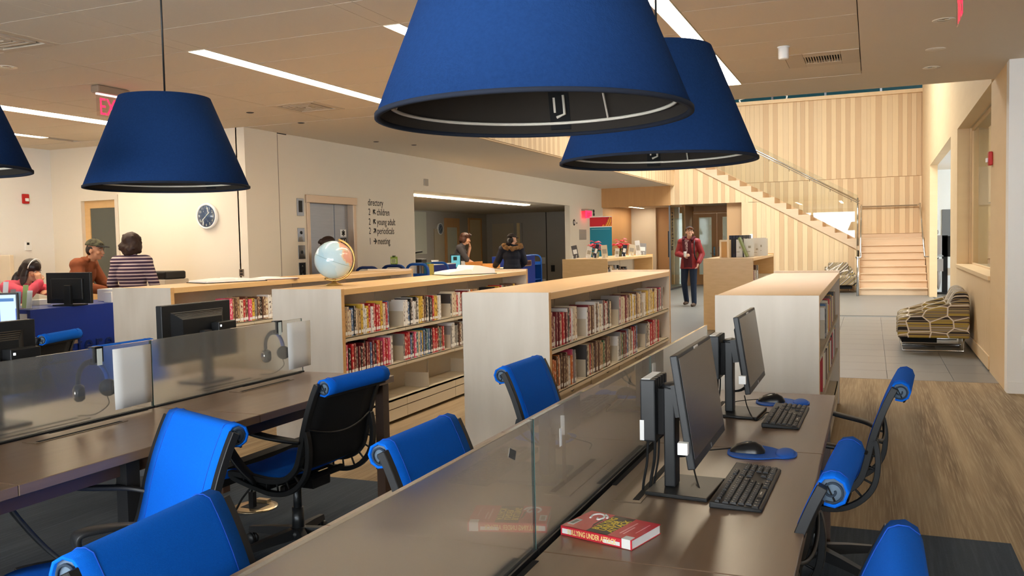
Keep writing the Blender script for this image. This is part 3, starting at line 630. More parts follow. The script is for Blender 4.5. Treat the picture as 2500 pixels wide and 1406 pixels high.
t = thing('wall_outlet', 'small brown outlet plate on the cream wall above the open atlas', 'outlet', (-7.45, 9, 1.1)); MB().box(-7.49, -7.42, 8.992, 9, 1.10, 1.19).build('plate', mat('brown_plate', S(120, 104, 90), .5), t, bevel=.002); MB().box(-7.475, -7.435, 8.989, 8.992, 1.155, 1.175).box(-7.475, -7.435, 8.989, 8.992, 1.115, 1.135).build('socket', M_INK, t)
# staff room wall pieces
o = MB().box(-11.5, -11.46, 20.8, 21.6, 1.2, 2.36).build('whiteboard', mat('board_pale', S(206, 204, 184), .5), loc=(-11.5, 21.2, 1.2)); tag(o, 'pale narrow board at the left end of the staff room', 'board')
o = MB().box(-11.5, -11.47, 22.1, 22.7, 0, 1.9).build('cupboard_door', mat('beige_door', S(190, 176, 150), .6), loc=(-11.5, 22.4, 0)); tag(o, 'beige cupboard door under the staff room clock', 'cupboard')
d = MB().box(-11.5, -11.45, 22.77, 22.86, 0, 2.22).box(-11.5, -11.45, 23.55, 23.7, 0, 2.22).box(-11.5, -11.45, 22.86, 23.55, 1.95, 2.22).box(-11.5, -11.45, 22.86, 23.55, 0, .2).build('door_4', M_DOORW); d['kind'] = 'structure'
MB().box(-11.49, -11.47, 22.86, 23.55, .2, 1.95).build('pane', mat('frosted_pane', S(196, 196, 176), .4), d)
w5 = MB().box(-11.5, -11.45, 24.38, 24.43, .7, 2.25).box(-11.5, -11.45, 25.25, 25.32, .7, 2.25).box(-11.5, -11.45, 24.43, 25.25, 2.2, 2.25).build('window_5', M_DOORW); w5['kind'] = 'structure'
MB().box(-11.49, -11.47, 24.43, 25.25, .7, 2.2).build('pane', mat('lit_room_pane', S(226, 206, 160), .4), w5)  # light of the room beyond is painted into the pane colour
d = MB().box(-11.29, -10.55, 25.76, 25.8, 0, 2.08).build('door_5', mat('beige_door', S(190, 176, 150), .6)); d['kind'] = 'structure'
MB().box(-10.42, -10.32, 25.72, 25.8, 0, 2.08).build('door_edge', mat('lit_edge', S(240, 216, 160), .5), d); MB().box(-10.32, -10.26, 25.74, 25.8, 0, 2.08).box(-10.55, -10.42, 25.77, 25.8, 0, 2.08).build('door_frame', M_GREYW, d)  # bright strip beside the door: its light is put into a pale colour
for xx, z, m_, l_ in ((-9.56, .88, M_PAPER, 'upper white plate on the grey wall right of the blue counter'), (-9.56, .2, M_PAPER, 'lower white plate on the grey wall right of the blue counter'), (-9.25, .63, M_BLACK, 'black lock plate on the grey wall by the opening edge')):
    o = MB().box(xx-.06, xx+.06, 25.78, 25.8, z-.1, z+.1).build('wall_plate', m_, loc=(xx, 25.8, z)); tag(o, l_, 'wall plate')
# panel joints on the grey wall
for xx in (-9.45, -8.6): MB().box(xx-.01, xx+.01, 25.785, 25.801, 0, 2.4).build('wall_joint', M_BLACK2, sr)
# day-lit room contents
o = MB().box(1.62, 2.3, 24.27, 24.3, 1.38, 2.06).build('wall_panel', mat('panel_grey', S(110, 114, 118), .5), loc=(1.9, 24.3, 1.4)); tag(o, 'grey square panel on the pale blue wall in the opening', 'panel')
# ================================================================== FURNITURE
# ---- pendants
def pendant(x, y, label, rot=0):
    zr, zt, R, r = 1.739, 2.149, .362, .20
    t = thing('pendant_lamp', label, 'pendant lamp', (x, y, ZC), rot, 'blue felt pendants over the desks')
    o = MB().lathe([(R-.006, zr), (R, zr), (r, zt), (r-.006, zt), (r-.006, zt-.001), (R-.006, zr)][:5], 64, (x, y, 0), closed=True).build('shade', M_SHADE, t)
    MB().lathe([(R-.007, zr+.001), (R-.0065, zr+.001), (r-.0065, zt-.002), (r-.007, zt-.002)], 64, (x, y, 0), closed=True).build('lining', M_SHADEIN, t)
    MB().lathe([(.001, zt-.012), (r-.008, zt-.012), (r-.008, zt-.006), (.001, zt-.006)], 48, (x, y, 0)).build('top_disc', M_SHADEIN, t)
    MB().lathe([(R-.010, zr-.003), (R+.002, zr-.003), (R+.002, zr+.006), (R-.010, zr+.006)], 64, (x, y, 0), closed=True).build('rim', mat('shade_rim', S(24, 30, 44), .9), t)
    rr = R-.034
    MB().tube([(x+rr*math.cos(a*PI/40), y+rr*math.sin(a*PI/40), zr+.028) for a in range(80)], .0042, 6, closed=True).build('wire_ring', M_WIRE, t)
    for k in range(3):
        a = 1.30+rot+k*2*PI/3
        MB().tube([(x+rr*math.cos(a), y+rr*math.sin(a), zr+.028), (x+.19*math.cos(a), y+.19*math.sin(a), zt-.015)], .003, 6).build('wire_rod', M_WIRE, t)
    # strap inside the shade; pale slot bars paint light showing through holes
    a = 1.72+rot; ca, sa = math.cos(a), math.sin(a); nrm = Vector((-ca, -sa, .42)).normalized(); up = Vector((-(R-r)*ca, -(R-r)*sa, zt-zr)).normalized(); sd = up.cross(nrm)
    Rm = Matrix((sd, up, nrm)).transposed(); c = Vector((x+R*ca, y+R*sa, zr)) + up*.13 + nrm*.012
    st = MB().obox(c, (.075, .24, .003), Rm).build('bracket', M_BLACK2, t)
    for du in (-.018, .018):
        for dv in (-.055, .035): MB().obox(c+sd*du+up*dv+nrm*.002, (.008, .04, .002), Rm).build('slot', M_WIRE, st)
    MB().tube([c+sd*.018-up*.03+nrm*.004, c+sd*.02-up*.085+nrm*.012, c-sd*.01-up*.095+nrm*.015], .004, 6).build('clip', M_WIRE, st)
    MB().tube([(x, y, zt-.012), (x, y, ZC)], .0045, 6).build('cord', M_BLACK, t)
    MB().lathe([(.001, ZC-.025), (.05, ZC-.022), (.055, ZC)], 20, (x, y, 0)).build('canopy', M_WIRE, t)
    MB().lathe([(.012, zt-.006), (.012, zt+.03)], 12, (x, y, 0)).build('cord_grip', M_BLACK, t)
pendant(-.722, 1.90, 'largest blue felt pendant lamp hanging nearest over the right desk')
pendant(-.735, 3.22, 'dark blue pendant lamp partly behind the largest one', .12)
pendant(-3.012, 3.15, 'navy pendant lamp on a long cord over the left desk')
pendant(-3.012, 1.98, 'navy pendant lamp cut off by the left edge', .3)
# ---- double sided computer desks
def desk(name, label, xc, y0, y1, half, seams):
    t = thing(name, label, 'desk', (xc, (y0+y1)/2, 0), 0, 'double-sided computer desks')
    ys_ = [y0]+list(seams)+[y1]
    for sgn in (1, -1):
        for a, b in zip(ys_[:-1], ys_[1:]):
            xa, xb = sorted((xc+sgn*.022, xc+sgn*half))
            MB().box(xa, xb, a+.0012, b-.0012, .705, .74).build('tabletop', M_DESK, t, bevel=.002, seg=1)
    MB().box(xc-.021, xc+.021, y0, y1, .66, .70).build('cable_channel', M_BLACK2, t)
    for a, b in zip(ys_[:-1], ys_[1:]):
        g = MB().box(xc-.006, xc+.006, a+.003, b-.003, .712, 1.046).build('glass_divider', M_FROST, t, bevel=.001, seg=1)
        for yy in (a+.003, b-.0035): MB().box(xc-.006, xc+.006, yy, yy+.0005, .742, 1.045).build('polished_edge', M_GEDGE, g)
        MB().box(xc-.013, xc-.008, a+.003, b-.003, .70, .745).box(xc+.008, xc+.013, a+.003, b-.003, .70, .745).build('glass_clamp', M_BLACK, t)
        for sgn in (1, -1):      # cable slot with metal lid
            s0, s1 = a+.43, b-.28; xa = xc+sgn*.07; xb = xc+sgn*.145; lo, hi = sorted((xa, xb))
            f = MB().box(lo, hi, s0, s1, .7402, .7424).build('cable_lid', mat('lid_bronze', S(120, 102, 84), .35, .3), t)
            q0, q1 = sorted((xc+sgn*.118, xc+sgn*.136)); MB().box(q0, q1, s0+.02, s1-.02, .7424, .7432).build('slot', M_BLACK2, f)
            q0, q1 = sorted((xc+sgn*.022, xc+sgn*.036)); MB().box(q0, q1, s0+.15, s1+.22, .7401, .7412).build('groove', M_BLACK2, f)
    MB().box(xc-half+.05, xc-half+.09, y0+.1, y1-.04, .65, .705).box(xc+half-.09, xc+half-.05, y0+.1, y1-.04, .65, .705).box(xc-half+.05, xc+half-.05, y1-.05, y1-.01, .65, .705).build('under_frame', M_DESKE, t)
    for sgn in (1, -1):
        for yy in (y1-.06, (y0+y1)/2-.09, y0+.05):
            xa, xb = sorted((xc+sgn*(half-.02), xc+sgn*(half-.07))); MB().box(xa, xb, yy-.03, yy+.03, 0, .705).build('leg', M_DESKE if yy > y1-.1 else M_BLACK2, t)
    for yy in ((y0+2*y1)/3+.35,): MB().box(xc-.03, xc+.05, yy-.04, yy+.04, .27, .70).box(xc-.03, xc+.05, yy-.04, yy+.9, .27, .36).build('cable_trunk', M_BLACK2, t)
    return t
dR = desk('computer_desk', 'long dark brown desk with glass divider in the right foreground', -.722, .69, 4.13, .572, (1.845, 2.99))
dL = desk('computer_desk', 'long dark brown desk with frosted divider at left', -3.02, .69, 4.14, .60, (1.86, 3.005))
def sticker(y, z, w_, h_, tilt, x=-.7155, parent=dR):
    R = Matrix.Rotation(tilt, 3, 'X'); o = MB().obox((x, y, z), (.0008, w_, h_), R).build('sticker', M_PAPER, parent); return o
sticker(2.03, .965, .014, .045, 0); sticker(3.02, .985, .018, .06, 0); sticker(1.73, .992, .04, .02, -.4, -.7285); sticker(2.72, 1.0, .05, .022, .35, -.7285)
# ---- office chairs
def make_chair():
    t = thing('office_chair', 'x', 'chair', (0, 0, 0)); hw = .228
    prof = smooth_path([(0, .245, .385), (0, .235, .422), (0, .17, .436), (0, .06, .43), (0, -.05, .422), (0, -.135, .436), (0, -.195, .485), (0, -.222, .56), (0, -.240, .64), (0, -.268, .73), (0, -.300, .81), (0, -.325, .862)], 5)
    def nrm(i):
        d = prof[min(i+1, len(prof)-1)]-prof[max(i-1, 0)]; return Vector((0, -d.z, d.y)).normalized()*-1
    rc = Vector((0, -.352, .842)); rr = .036
    over = [rc + Vector((0, rr*math.cos(a), rr*math.sin(a))) for a in [math.radians(q) for q in (60, 100, 140, 180, 220, 260, 300)]]
    path = prof + over
    rows = []
    for i, p in enumerate(path):
        k = max(0.0, min(1.0, (p.z-.5)/.3)); dip = .012*(1-k)
        rows.append([Vector((x_*hw, p.y - (0 if p.z > .8 else .0), p.z - (dip*(1-x_*x_) if p.z < .5 else 0))) for x_ in (-1, -.75, -.4, 0, .4, .75, 1)])
    MB().grid(rows).build('sling', M_BLUEF, t, world=False, solid=.007, label='blue fabric sling forming seat and backrest')
    # stitched hems along both sides of the back
    for sg in (-1, 1):
        b = MB()
        pts = [Vector((sg*(hw-.045), p.y+.0045, p.z)) for p in prof if p.z > .47] + [Vector((sg*(hw-.045), rc.y+(rr+.0045)*math.cos(a), rc.z+(rr+.0045)*math.sin(a))) for a in (.9, 1.4, 1.9, 2.5)]
        b.tube(pts, .0014, 5)
        b.build('stitching', mat('stitch_blue', S(14, 74, 176), .8), t, world=False)
    core = MB()
    for sg in (-1, 1):
        xx = sg*(hw-.004); sp = []
        for q in range(30):
            a = math.radians(-60 - q*17); r = .030 - q*.0008; sp.append(Vector((xx, rc.y+r*math.cos(a), rc.z+r*math.sin(a))))
        core.tube(sp, .0032, 6, 1)
    core.tube([rc+Vector((-hw+.008, 0, 0)), rc+Vector((hw-.008, 0, 0))], .0325, 16, 0)
    core.build('roll_core', [mat('grey_felt', S(92, 108, 124), .9), mat('dark_felt', S(40, 52, 66), .9)], t, world=False, label='grey felt core of the top roll')
    # black backing behind the back
    rows = []
    for p in [q for q in prof if q.z > .452 and q.y < -.1] + [rc+Vector((0, -.0, -.038))]:
        i = 0; rows.append([Vector((x_*(hw-.006), p.y-.014-.010*(1-x_*x_), p.z-.004)) for x_ in (-1, -.6, 0, .6, 1)])
    MB().grid(rows).build('back_panel', M_BLACK2, t, world=False, solid=.006)
    sag = [Vector((x_*hw, -.262-.018*(1-x_*x_), .655-.045*(1-x_*x_))) for x_ in [i/8 for i in range(-8, 9)]]
    MB().tube(sag, .006, 6).build('lumbar_bar', M_BLACK, t, world=False)
    # side spines with ribs
    inner = [p for p in prof if p.y < .2]
    for sg in (-1, 1):
        xx = sg*(hw+.012); N = len(inner); pin, pout = [], []
        for i, p in enumerate(inner):
            d = (inner[min(i+1, N-1)]-inner[max(i-1, 0)]).normalized(); n = Vector((0, -d.z, d.y)); n = -n if n.z > 0 and p.z < .45 else n
            n = Vector((0, -abs(n.y), -abs(n.z))); u = i/(N-1); off = .058*max(0, math.sin(PI*min(1, u/.70)))**.6 if u < .70 else 0
            pin.append(Vector((xx, p.y, p.z))+n*.010); pout.append(Vector((xx, p.y, p.z))+n*(.012+off))
        sp = MB().sweep([(-.014, -.013), (.014, -.013), (.014, .013), (-.014, .013)], pin, [(1, 0, 0)]*N, [Vector((0, -(inner[min(i+1, N-1)]-inner[max(i-1, 0)]).normalized().z, (inner[min(i+1, N-1)]-inner[max(i-1, 0)]).normalized().y)) for i in range(N)])
        M = int(N*.70)+1
        sp.sweep([(-.014, -.011), (.014, -.011), (.014, .011), (-.014, .011)], pout[:M], [(1, 0, 0)]*M, [(pout[i]-pin[i]).normalized() if (pout[i]-pin[i]).length > 1e-4 else Vector((0, 0, -1)) for i in range(M)])
        o = sp.build('spine_rail', M_BLACK, t, world=False, bevel=.002, seg=1)
        for i in range(4, M-3, 3): MB().tube([pin[i], pout[i]], .005, 5).build('rib', M_BLACK, o, world=False)
        # armrest ribbon
        ap = smooth_path([(sg*.240, -.238, .60), (sg*.285, -.18, .615), (sg*.312, -.06, .635), (sg*.318, .06, .665), (sg*.312, .16, .672), (sg*.306, .185, .655), (sg*.298, .165, .60), (sg*.278, .09, .48), (sg*.246, .02, .395)], 5)
        ups = []
        for i in range(len(ap)):
            d = (ap[min(i+1, len(ap)-1)]-ap[max(i-1, 0)]).normalized(); ups.append(Vector((sg, 0, 0)).cross(d).normalized())
        MB().sweep([(-.026, -.007), (.026, -.007), (.026, .007), (-.026, .007)], ap, [(1, 0, 0)]*len(ap), ups, sm=True).build('armrest', M_BLACK, t, world=False, bevel=.002, seg=1)
    MB().obox((0, .02, .375), (.44, .09, .03)).obox((0, -.02, .36), (.13, .26, .05)).obox((0, .14, .375), (.40, .03, .025)).obox((0, -.10, .372), (.44, .03, .03)).build('seat_mechanism', M_BLACK2, t, world=False, bevel=.008)
    MB().lathe([(.02, .16), (.02, .36)], 14).lathe([(.028, .10), (.028, .22)], 14).build('gas_column', mat('column_grey', S(70, 72, 74), .35, .8), t, world=False)
    MB().lathe([(.001, .075), (.045, .075), (.05, .10), (.035, .125), (.001, .125)], 18).build('hub', M_BLACK, t, world=False)
    for k in range(5):
        a = 2*PI*k/5+.3; R = Matrix.Rotation(a, 3, 'Z'); d = R @ Vector((1, 0, 0)); s_ = R @ Vector((0, 1, 0))
        pts = [d*.03+Vector((0, 0, .10)), d*.16+Vector((0, 0, .092)), d*.30+Vector((0, 0, .078))]
        b = MB()
        for (p, w1, h1), (q, w2, h2) in zip(((pts[0], .026, .024), (pts[1], .022, .019)), ((pts[1], .022, .019), (pts[2], .017, .013))):
            vs = [p-s_*w1-Vector((0, 0, h1)), p+s_*w1-Vector((0, 0, h1)), p+s_*w1*.7+Vector((0, 0, h1)), p-s_*w1*.7+Vector((0, 0, h1)), q-s_*w2-Vector((0, 0, h2)), q+s_*w2-Vector((0, 0, h2)), q+s_*w2*.7+Vector((0, 0, h2)), q-s_*w2*.7+Vector((0, 0, h2))]
            b.add(vs, [(0, 3, 2, 1), (4, 5, 6, 7), (0, 1, 5, 4), (1, 2, 6, 5), (2, 3, 7, 6), (3, 0, 4, 7)])
        b.build('base_leg', M_BLACK, t, world=False)
        cc = d*.295; b = MB()
        for sg in (-1, 1): b.lathe([(.001, -.009), (.026, -.009), (.03, 0), (.026, .009), (.001, .009)], 14, cc+s_*sg*.013+Vector((0, 0, .030)), frame_to(s_))
        b.tube([cc+Vector((0, 0, .03)), cc+Vector((0, 0, .085))], .008, 8).obox(cc+Vector((0, 0, .052)), (.03, .02, .02), R)
        b.build('caster', M_BLACK, t, world=False)
    return t
chair0 = make_chair(); _first = [True]
def place_chair(roll, f, label, dz=0, back=.352):
    f = Vector((f[0], f[1], 0)).normalized(); rz = math.atan2(-f.x, f.y); loc = (roll[0]+f.x*back, roll[1]+f.y*back, dz)
    if _first[0]:
        _first[0] = False; c = chair0; c.location = loc; c.rotation_euler.z = rz; c['label'] = label; c['group'] = 'blue sling office chairs'; return c
    return dup(chair0, loc, rz, label, 'blue sling office chairs')
place_chair((-1.425, 1.39), (1, .11), 'blue office chair nearest the viewer at lower left, tucked under desk')
place_chair((-1.32, 2.39), (1, 0), 'blue office chair behind the glass divider at the middle of the picture')
place_chair((-1.57, 3.89), (1, -.02), 'blue office chair in front of the plain pale bookcase end')
place_chair((.118, 3.90), (-1, .07), 'blue office chair at the far right seat with its side ribs showing')
place_chair((-.072, 2.41), (-1, .07), 'blue office chair tucked against the right desk beside the near keyboard')
place_chair((.055, 1.66), (-1, 0), 'blue chair roll cut off at the bottom right edge')
place_chair((-2.17, 3.36), (-1, .06), 'office chair seen from behind with black back at the left desk')
place_chair((-2.12, 2.34), (-.37, -.93), 'bright blue office chair turned away from the left desk')
place_chair((-5.44, 4.57), (-1, -.34), 'blue-topped chair facing the blue reference counter at far left')
place_chair((-4.36, 4.12), (1, 0), 'blue chair barely showing above the frosted divider at left')
place_chair((-2.52, 1.46), (-1, .3), 'office chair of which only a wheeled leg shows at lower left')
# ---- bookcases
CASES = {}
def bookcase(key, label, x0, x1, y0, y1, bays, H=1.14, levels=(.775, .487), end=M_BIRCH, hidden=False):
    xc = (x0+x1)/2; t = thing('bookcase', label, 'bookcase', (xc, (y0+y1)/2, 0), 0, 'low double-sided bookcases')
    pt = .04
    for ya in (y0, y1-pt):
        o = MB()
        hh = H+.016 if ya > y0 else H
        v = [(x, y, z) for z in (0, hh) for y in (ya, ya+pt) for x in (x0, x1)]
        fs = [(0, 2, 3, 1), (4, 5, 7, 6), (0, 1, 5, 4), (2, 6, 7, 3), (0, 4, 6, 2), (1, 3, 7, 5)]; o.add(v, fs, 0)
        o.m = [1, 1, 0, 0, 1, 1]
        o.build('end_panel', [end, M_MAPLEE], t, bevel=.0015, seg=1)
    MB().box(x0+.002, x1-.002, y0+pt, y1-pt, H-.047, H-.002).build('top', [M_MAPLE], t, bevel=.002, seg=1)
    MB().box(xc-.012, xc+.012, y0+pt, y1-pt, .06, H-.047).build('back_panel', M_SHELF, t)
    n = bays; L = (y1-y0-2*pt)/n; b = MB()
    for k in range(n+1):
        yy = y0+pt+k*L; b.box(xc-.022, xc+.022, max(y0+pt, yy-.012), min(y1-pt, yy+.012), .03, H-.05)
    b.build('upright', M_SHELF, t)
    for k in range(n):
        ya, yb = y0+pt+k*L+.003, y0+pt+(k+1)*L-.003
        for sg in (1, -1):
            e = x1-.014 if sg > 0 else x0+.014
            for z in levels:
                a, c = sorted((xc+sg*.022, e)); m_ = MB().box(a, c, ya, yb, z-.006, z); a, c = sorted((e, e-sg*.004)); m_.box(a, c, ya, yb, z-.03, z+.002); m_.build('shelf', M_SHELF, t)
            a, c = sorted((xc+sg*.022, e)); m_ = MB().box(a, c, ya, yb, .185, .20); a, c = sorted((e, e-sg*.006)); m_.box(a, c, ya, yb, .03, .118).box(a, c, ya, yb, .126, .20); m_.build('base_shelf', M_SHELF, t)
    CASES[key] = dict(x0=x0, x1=x1, xc=xc, y0=y0+pt, L=L, levels=levels, t=t)
    return t
bookcase('atlas', 'maple-topped bookcase at left carrying the open atlas', -5.97, -5.33, 5.55, 9.66, 4)
bookcase('globe', 'maple-topped bookcase in the middle carrying the globe', -4.20, -3.58, 5.40, 9.14, 4)
bookcase('plain', 'full bookcase in the centre with bare maple top', -2.44, -1.845, 5.06, 8.58, 4)
bookcase('monitor', 'pale bookcase end standing behind the two right monitors', -.80, -.255, 4.86, 8.03, 4)
bookcase('flower', 'far bookcase with poinsettias and books displayed on its top', -5.11, -4.28, 14.75, 18.2, 3, end=M_MAPLE)
bookcase('binder', 'far bookcase with binders and magazines on its top', -2.48, -1.71, 14.0, 17.13, 3, end=M_MAPLE)
# book mesh: cover shell (0) and page block (1), spine towards +x
def book_mesh():
    b = MB(); b.box(-.5, .49, -.5, -.42, -.5, .5, 0).box(-.5, .49, .42, .5, -.5, .5, 0).box(.44, .5, -.42, .42, -.5, .5, 0).box(-.48, .44, -.42, .42, -.48, .475, 1)
    b.box(.44, .505, -.40, .40, -.44, .44, 0)
    return b.mesh('book_mesh', [M_BLACK, M_PAPER])
def cover_mat(name, c1, c2):
    m = bpy.data.materials.new('cover_'+name); m.use_nodes = True; nt = m.node_tree; b = nt.nodes['Principled BSDF']; L = nt.links.new; b.inputs['Roughness'].default_value = .45
    tc = nt.nodes.new('ShaderNodeTexCoord'); oi = nt.nodes.new('ShaderNodeObjectInfo'); sp = nt.nodes.new('ShaderNodeSeparateXYZ'); L(tc.outputs['Object'], sp.inputs[0])
    cb = nt.nodes.new('ShaderNodeCombineXYZ'); ml = nt.nodes.new('ShaderNodeMath'); ml.operation = 'MULTIPLY'; ml.inputs[1].default_value = 90; L(oi.outputs['Random'], ml.inputs[0])
    a1 = nt.nodes.new('ShaderNodeMath'); a1.operation = 'MULTIPLY_ADD'; a1.inputs[1].default_value = 9; L(sp.outputs[2], a1.inputs[0]); L(ml.outputs[0], a1.inputs[2])
    a2 = nt.nodes.new('ShaderNodeMath'); a2.operation = 'MULTIPLY_ADD'; a2.inputs[1].default_value = 2.5; L(sp.outputs[1], a2.inputs[0]); L(ml.outputs[0], a2.inputs[2])
    L(a2.outputs[0], cb.inputs[1]); L(a1.outputs[0], cb.inputs[2])
    nz = nt.nodes.new('ShaderNodeTexNoise'); nz.inputs['Scale'].default_value = 1; nz.inputs['Detail'].default_value = 3; L(cb.outputs[0], nz.inputs['Vector'])
    rp = nt.nodes.new('ShaderNodeMapRange'); rp.inputs[1].default_value = .53; rp.inputs[2].default_value = .57; L(nz.outputs[0], rp.inputs[0])
    ab = nt.nodes.new('ShaderNodeMath'); ab.operation = 'ABSOLUTE'; L(sp.outputs[1], ab.inputs[0]); lt = nt.nodes.new('ShaderNodeMath'); lt.operation = 'LESS_THAN'; lt.inputs[1].default_value = .30; L(ab.outputs[0], lt.inputs[0])
    mm = nt.nodes.new('ShaderNodeMath'); mm.operation = 'MULTIPLY'; L(rp.outputs[0], mm.inputs[0]); L(lt.outputs[0], mm.inputs[1])
    mx = nt.nodes.new('ShaderNodeMix'); mx.data_type = 'RGBA'; mx.inputs[6].default_value = (*c1, 1); mx.inputs[7].default_value = (*c2, 1); L(mm.outputs[0], mx.inputs[0]); L(mx.outputs[2], b.inputs['Base Color'])
    return m
CM = {}
for nm, c1, c2 in (('black', S(26, 24, 26), S(220, 210, 200)), ('dark grey', S(66, 62, 62), S(220, 210, 196)), ('white', S(232, 228, 222), S(60, 50, 50)), ('cream', S(228, 212, 182), S(120, 50, 40)), ('tan', S(190, 158, 116), S(70, 46, 30)), ('brown', S(104, 70, 52), S(220, 200, 160)),
                   ('red', S(188, 30, 40), S(240, 220, 200)), ('dark red', S(120, 30, 38), S(230, 200, 180)), ('pink', S(222, 84, 118), S(250, 236, 236)), ('yellow', S(222, 184, 70), S(60, 40, 20)), ('orange', S(206, 110, 44), S(250, 236, 210)), ('blue', S(70, 108, 158), S(236, 236, 236)),
                   ('teal', S(64, 124, 130), S(240, 236, 220)), ('green', S(46, 110, 72), S(236, 230, 200)), ('grey', S(150, 146, 142), S(40, 38, 38)), ('purple', S(92, 66, 104), S(230, 220, 230)), ('navy', S(40, 46, 78), S(220, 220, 230))):
    CM[nm] = cover_mat(nm.replace(' ', '_'), c1, c2)
PL = {k: mat('card_'+k.replace(' ', '_'), c, .6) for k, c in dict(white=S(228, 226, 222), cream=S(226, 212, 184), tan=S(190, 158, 116), orange=S(206, 130, 70), grey=S(150, 148, 146), brown=S(110, 78, 58), teal=S(70, 140, 140), yellow=S(220, 190, 80), navy=S(44, 48, 66)).items()}; PL['dark grey'] = mat('card_dark_grey', S(92, 90, 92), .6)
BM = book_mesh(); LM = unit_box('call_label_mesh', [M_PAPER]); BOOKS = [0]
def book(x_spine, y, z, th, h, depth, colr, lean=0, label=None, group=None, lab=True):
    o = bpy.data.objects.new('book', BM); COL.objects.link(o)
    o.material_slots[0].link = 'OBJECT'; o.material_slots[0].material = CM[colr]
    o.scale = (depth, th, h); o.location = (x_spine-depth/2, y+th/2 + math.tan(lean)*h/2, z+h/2+abs(math.sin(lean))*th/2+.0005); o.rotation_euler = (-lean, 0, 0)
    tag(o, label, 'book', group); BOOKS[0] += 1
    if lab:
        c = bpy.data.objects.new('call_label', LM); COL.objects.link(c); c.parent = o; hh = random.uniform(.020, .026)/h
        c.location = (.5055, 0, -.5+.06+hh/2); c.scale = (.004, .86, hh)
    return o
CASE_NAMES = {'plain': 'bare-topped centre bookcase', 'globe': 'globe bookcase', 'atlas': 'open-atlas bookcase', 'monitor': 'bookcase behind right monitors'}
def row(key, bay, lev, cols, fill, lname, seed, thick=(.024, .038), height=(.195, .235), end=True, span=None):
    """bay 0 is filled from its near end; later bays are pushed to the far end with a bookend before the first book"""
    c = CASES[key]; z = c['levels'][lev]+.002; xs_ = c['x1']-.022; r = random.Random(seed); k = 0; b0 = c['y0']+bay*c['L']
    y, stop = (b0+.014, b0+fill*c['L']) if bay == 0 else (b0+(1-fill)*c['L'], b0+c['L']-.014)
    if span: y, stop = span
    y00 = y
    while True:
        th = r.uniform(*thick)
        if y+th > stop: break
        colr = r.choices(list(cols), list(cols.values()))[0]
        if k == 0 and bay and end: colr = r.choice(['white', 'grey', 'white', 'dark grey'])
        h = r.uniform(*height)
        book(xs_-r.uniform(0, .012), y, z, th-.0015, h, r.uniform(.135, .155), colr, 0, '%s book %s from left in %s group, %s shelf, %s' % (colr, ORD[k], ORD[bay], lname, CASE_NAMES[key]), 'books on the %s shelf of the %s' % (lname, CASE_NAMES[key]))
        y += th; k += 1
    if end and bay:
        y = y00-.004
        t = thing('bookend', 'pale steel bookend before the %s group of books, %s shelf, %s' % (ORD[bay], lname, CASE_NAMES[key]), 'bookend', (xs_-.075, y, z), 0, 'steel bookends')
        MB().box(xs_-.15, xs_-.008, y, y+.002, z, z+.125).build('plate', M_SHELF, t); MB().box(xs_-.15, xs_-.008, y-.07, y, z, z+.0015).build('foot', M_SHELF, t)
MIXR = {'red': 4, 'dark red': 3, 'black': 4, 'white': 4, 'cream': 4, 'tan': 3, 'brown': 2, 'pink': 2, 'yellow': 2, 'blue': 2, 'grey': 3, 'teal': 1, 'orange': 1}
MIXY = {'white': 5, 'black': 5, 'yellow': 4, 'cream': 4, 'grey': 2, 'brown': 2, 'red': 1, 'tan': 2, 'blue': 1}
MIXD = {'black': 4, 'dark grey': 4, 'brown': 3, 'cream': 3, 'dark red': 2, 'white': 2, 'blue': 1, 'red': 2, 'grey': 3, 'tan': 2}
MIXC = {'cream': 6, 'tan': 4, 'white': 3, 'pink': 2, 'dark red': 2, 'brown': 2, 'yellow': 2, 'purple': 1, 'grey': 2}
MIXP = {'red': 3, 'pink': 3, 'cream': 3, 'grey': 3, 'brown': 3, 'white': 2, 'dark red': 2, 'green': 1, 'blue': 1, 'tan': 2}
ROWS = [('plain', 'upper', 0, 41, ((5.10, 5.72), {'black': 4, 'cream': 2, 'red': 3, 'dark red': 2, 'white': 2, 'grey': 1, 'orange': 1}), ((5.90, 6.57), MIXD), ((6.76, 7.56), MIXC), ((7.60, 8.40), MIXC)),
        ('plain', 'lower', 1, 5, ((5.10, 5.70), {'orange': 2, 'brown': 3, 'grey': 4, 'cream': 3, 'pink': 1, 'white': 2, 'dark red': 1}), ((5.88, 6.52), {'dark grey': 2, 'tan': 3, 'brown': 2, 'red': 1, 'green': 1, 'white': 2, 'cream': 3}), ((6.72, 7.36), MIXP), ((7.64, 8.2), MIXP)),
        ('globe', 'upper', 0, 9, ((5.45, 6.14), {'red': 4, 'cream': 4, 'yellow': 3, 'white': 3, 'black': 2, 'blue': 1, 'teal': 1, 'tan': 3}), ((6.36, 7.05), MIXY), ((7.24, 7.90), MIXR)),
        ('globe', 'lower', 1, 12, ((5.45, 6.16), {'red': 4, 'pink': 3, 'dark red': 2, 'grey': 3, 'black': 3, 'blue': 2, 'white': 2, 'orange': 1}), ((6.34, 7.10), {'red': 3, 'teal': 2, 'blue': 2, 'purple': 1, 'yellow': 1, 'pink': 2, 'cream': 2, 'black': 2, 'brown': 1}), ((7.22, 7.86), {'white': 4, 'grey': 3, 'brown': 2, 'black': 1}))]
for key, ln, lev, sd_, *groups in ROWS:
    for gi, (sp_, cols) in enumerate(groups): row(key, gi, lev, cols, 1, ln, sd_+gi, span=sp_, thick=(.025, .040) if gi < 3 else (.03, .045))
row('atlas', 0, 0, {'pink': 2, 'grey': 2, 'black': 2, 'brown': 2, 'cream': 2, 'red': 2, 'yellow': 2, 'tan': 2, 'white': 2}, .66, 'upper', 15, thick=(.032, .046), end=False, span=(6.28, 6.99))
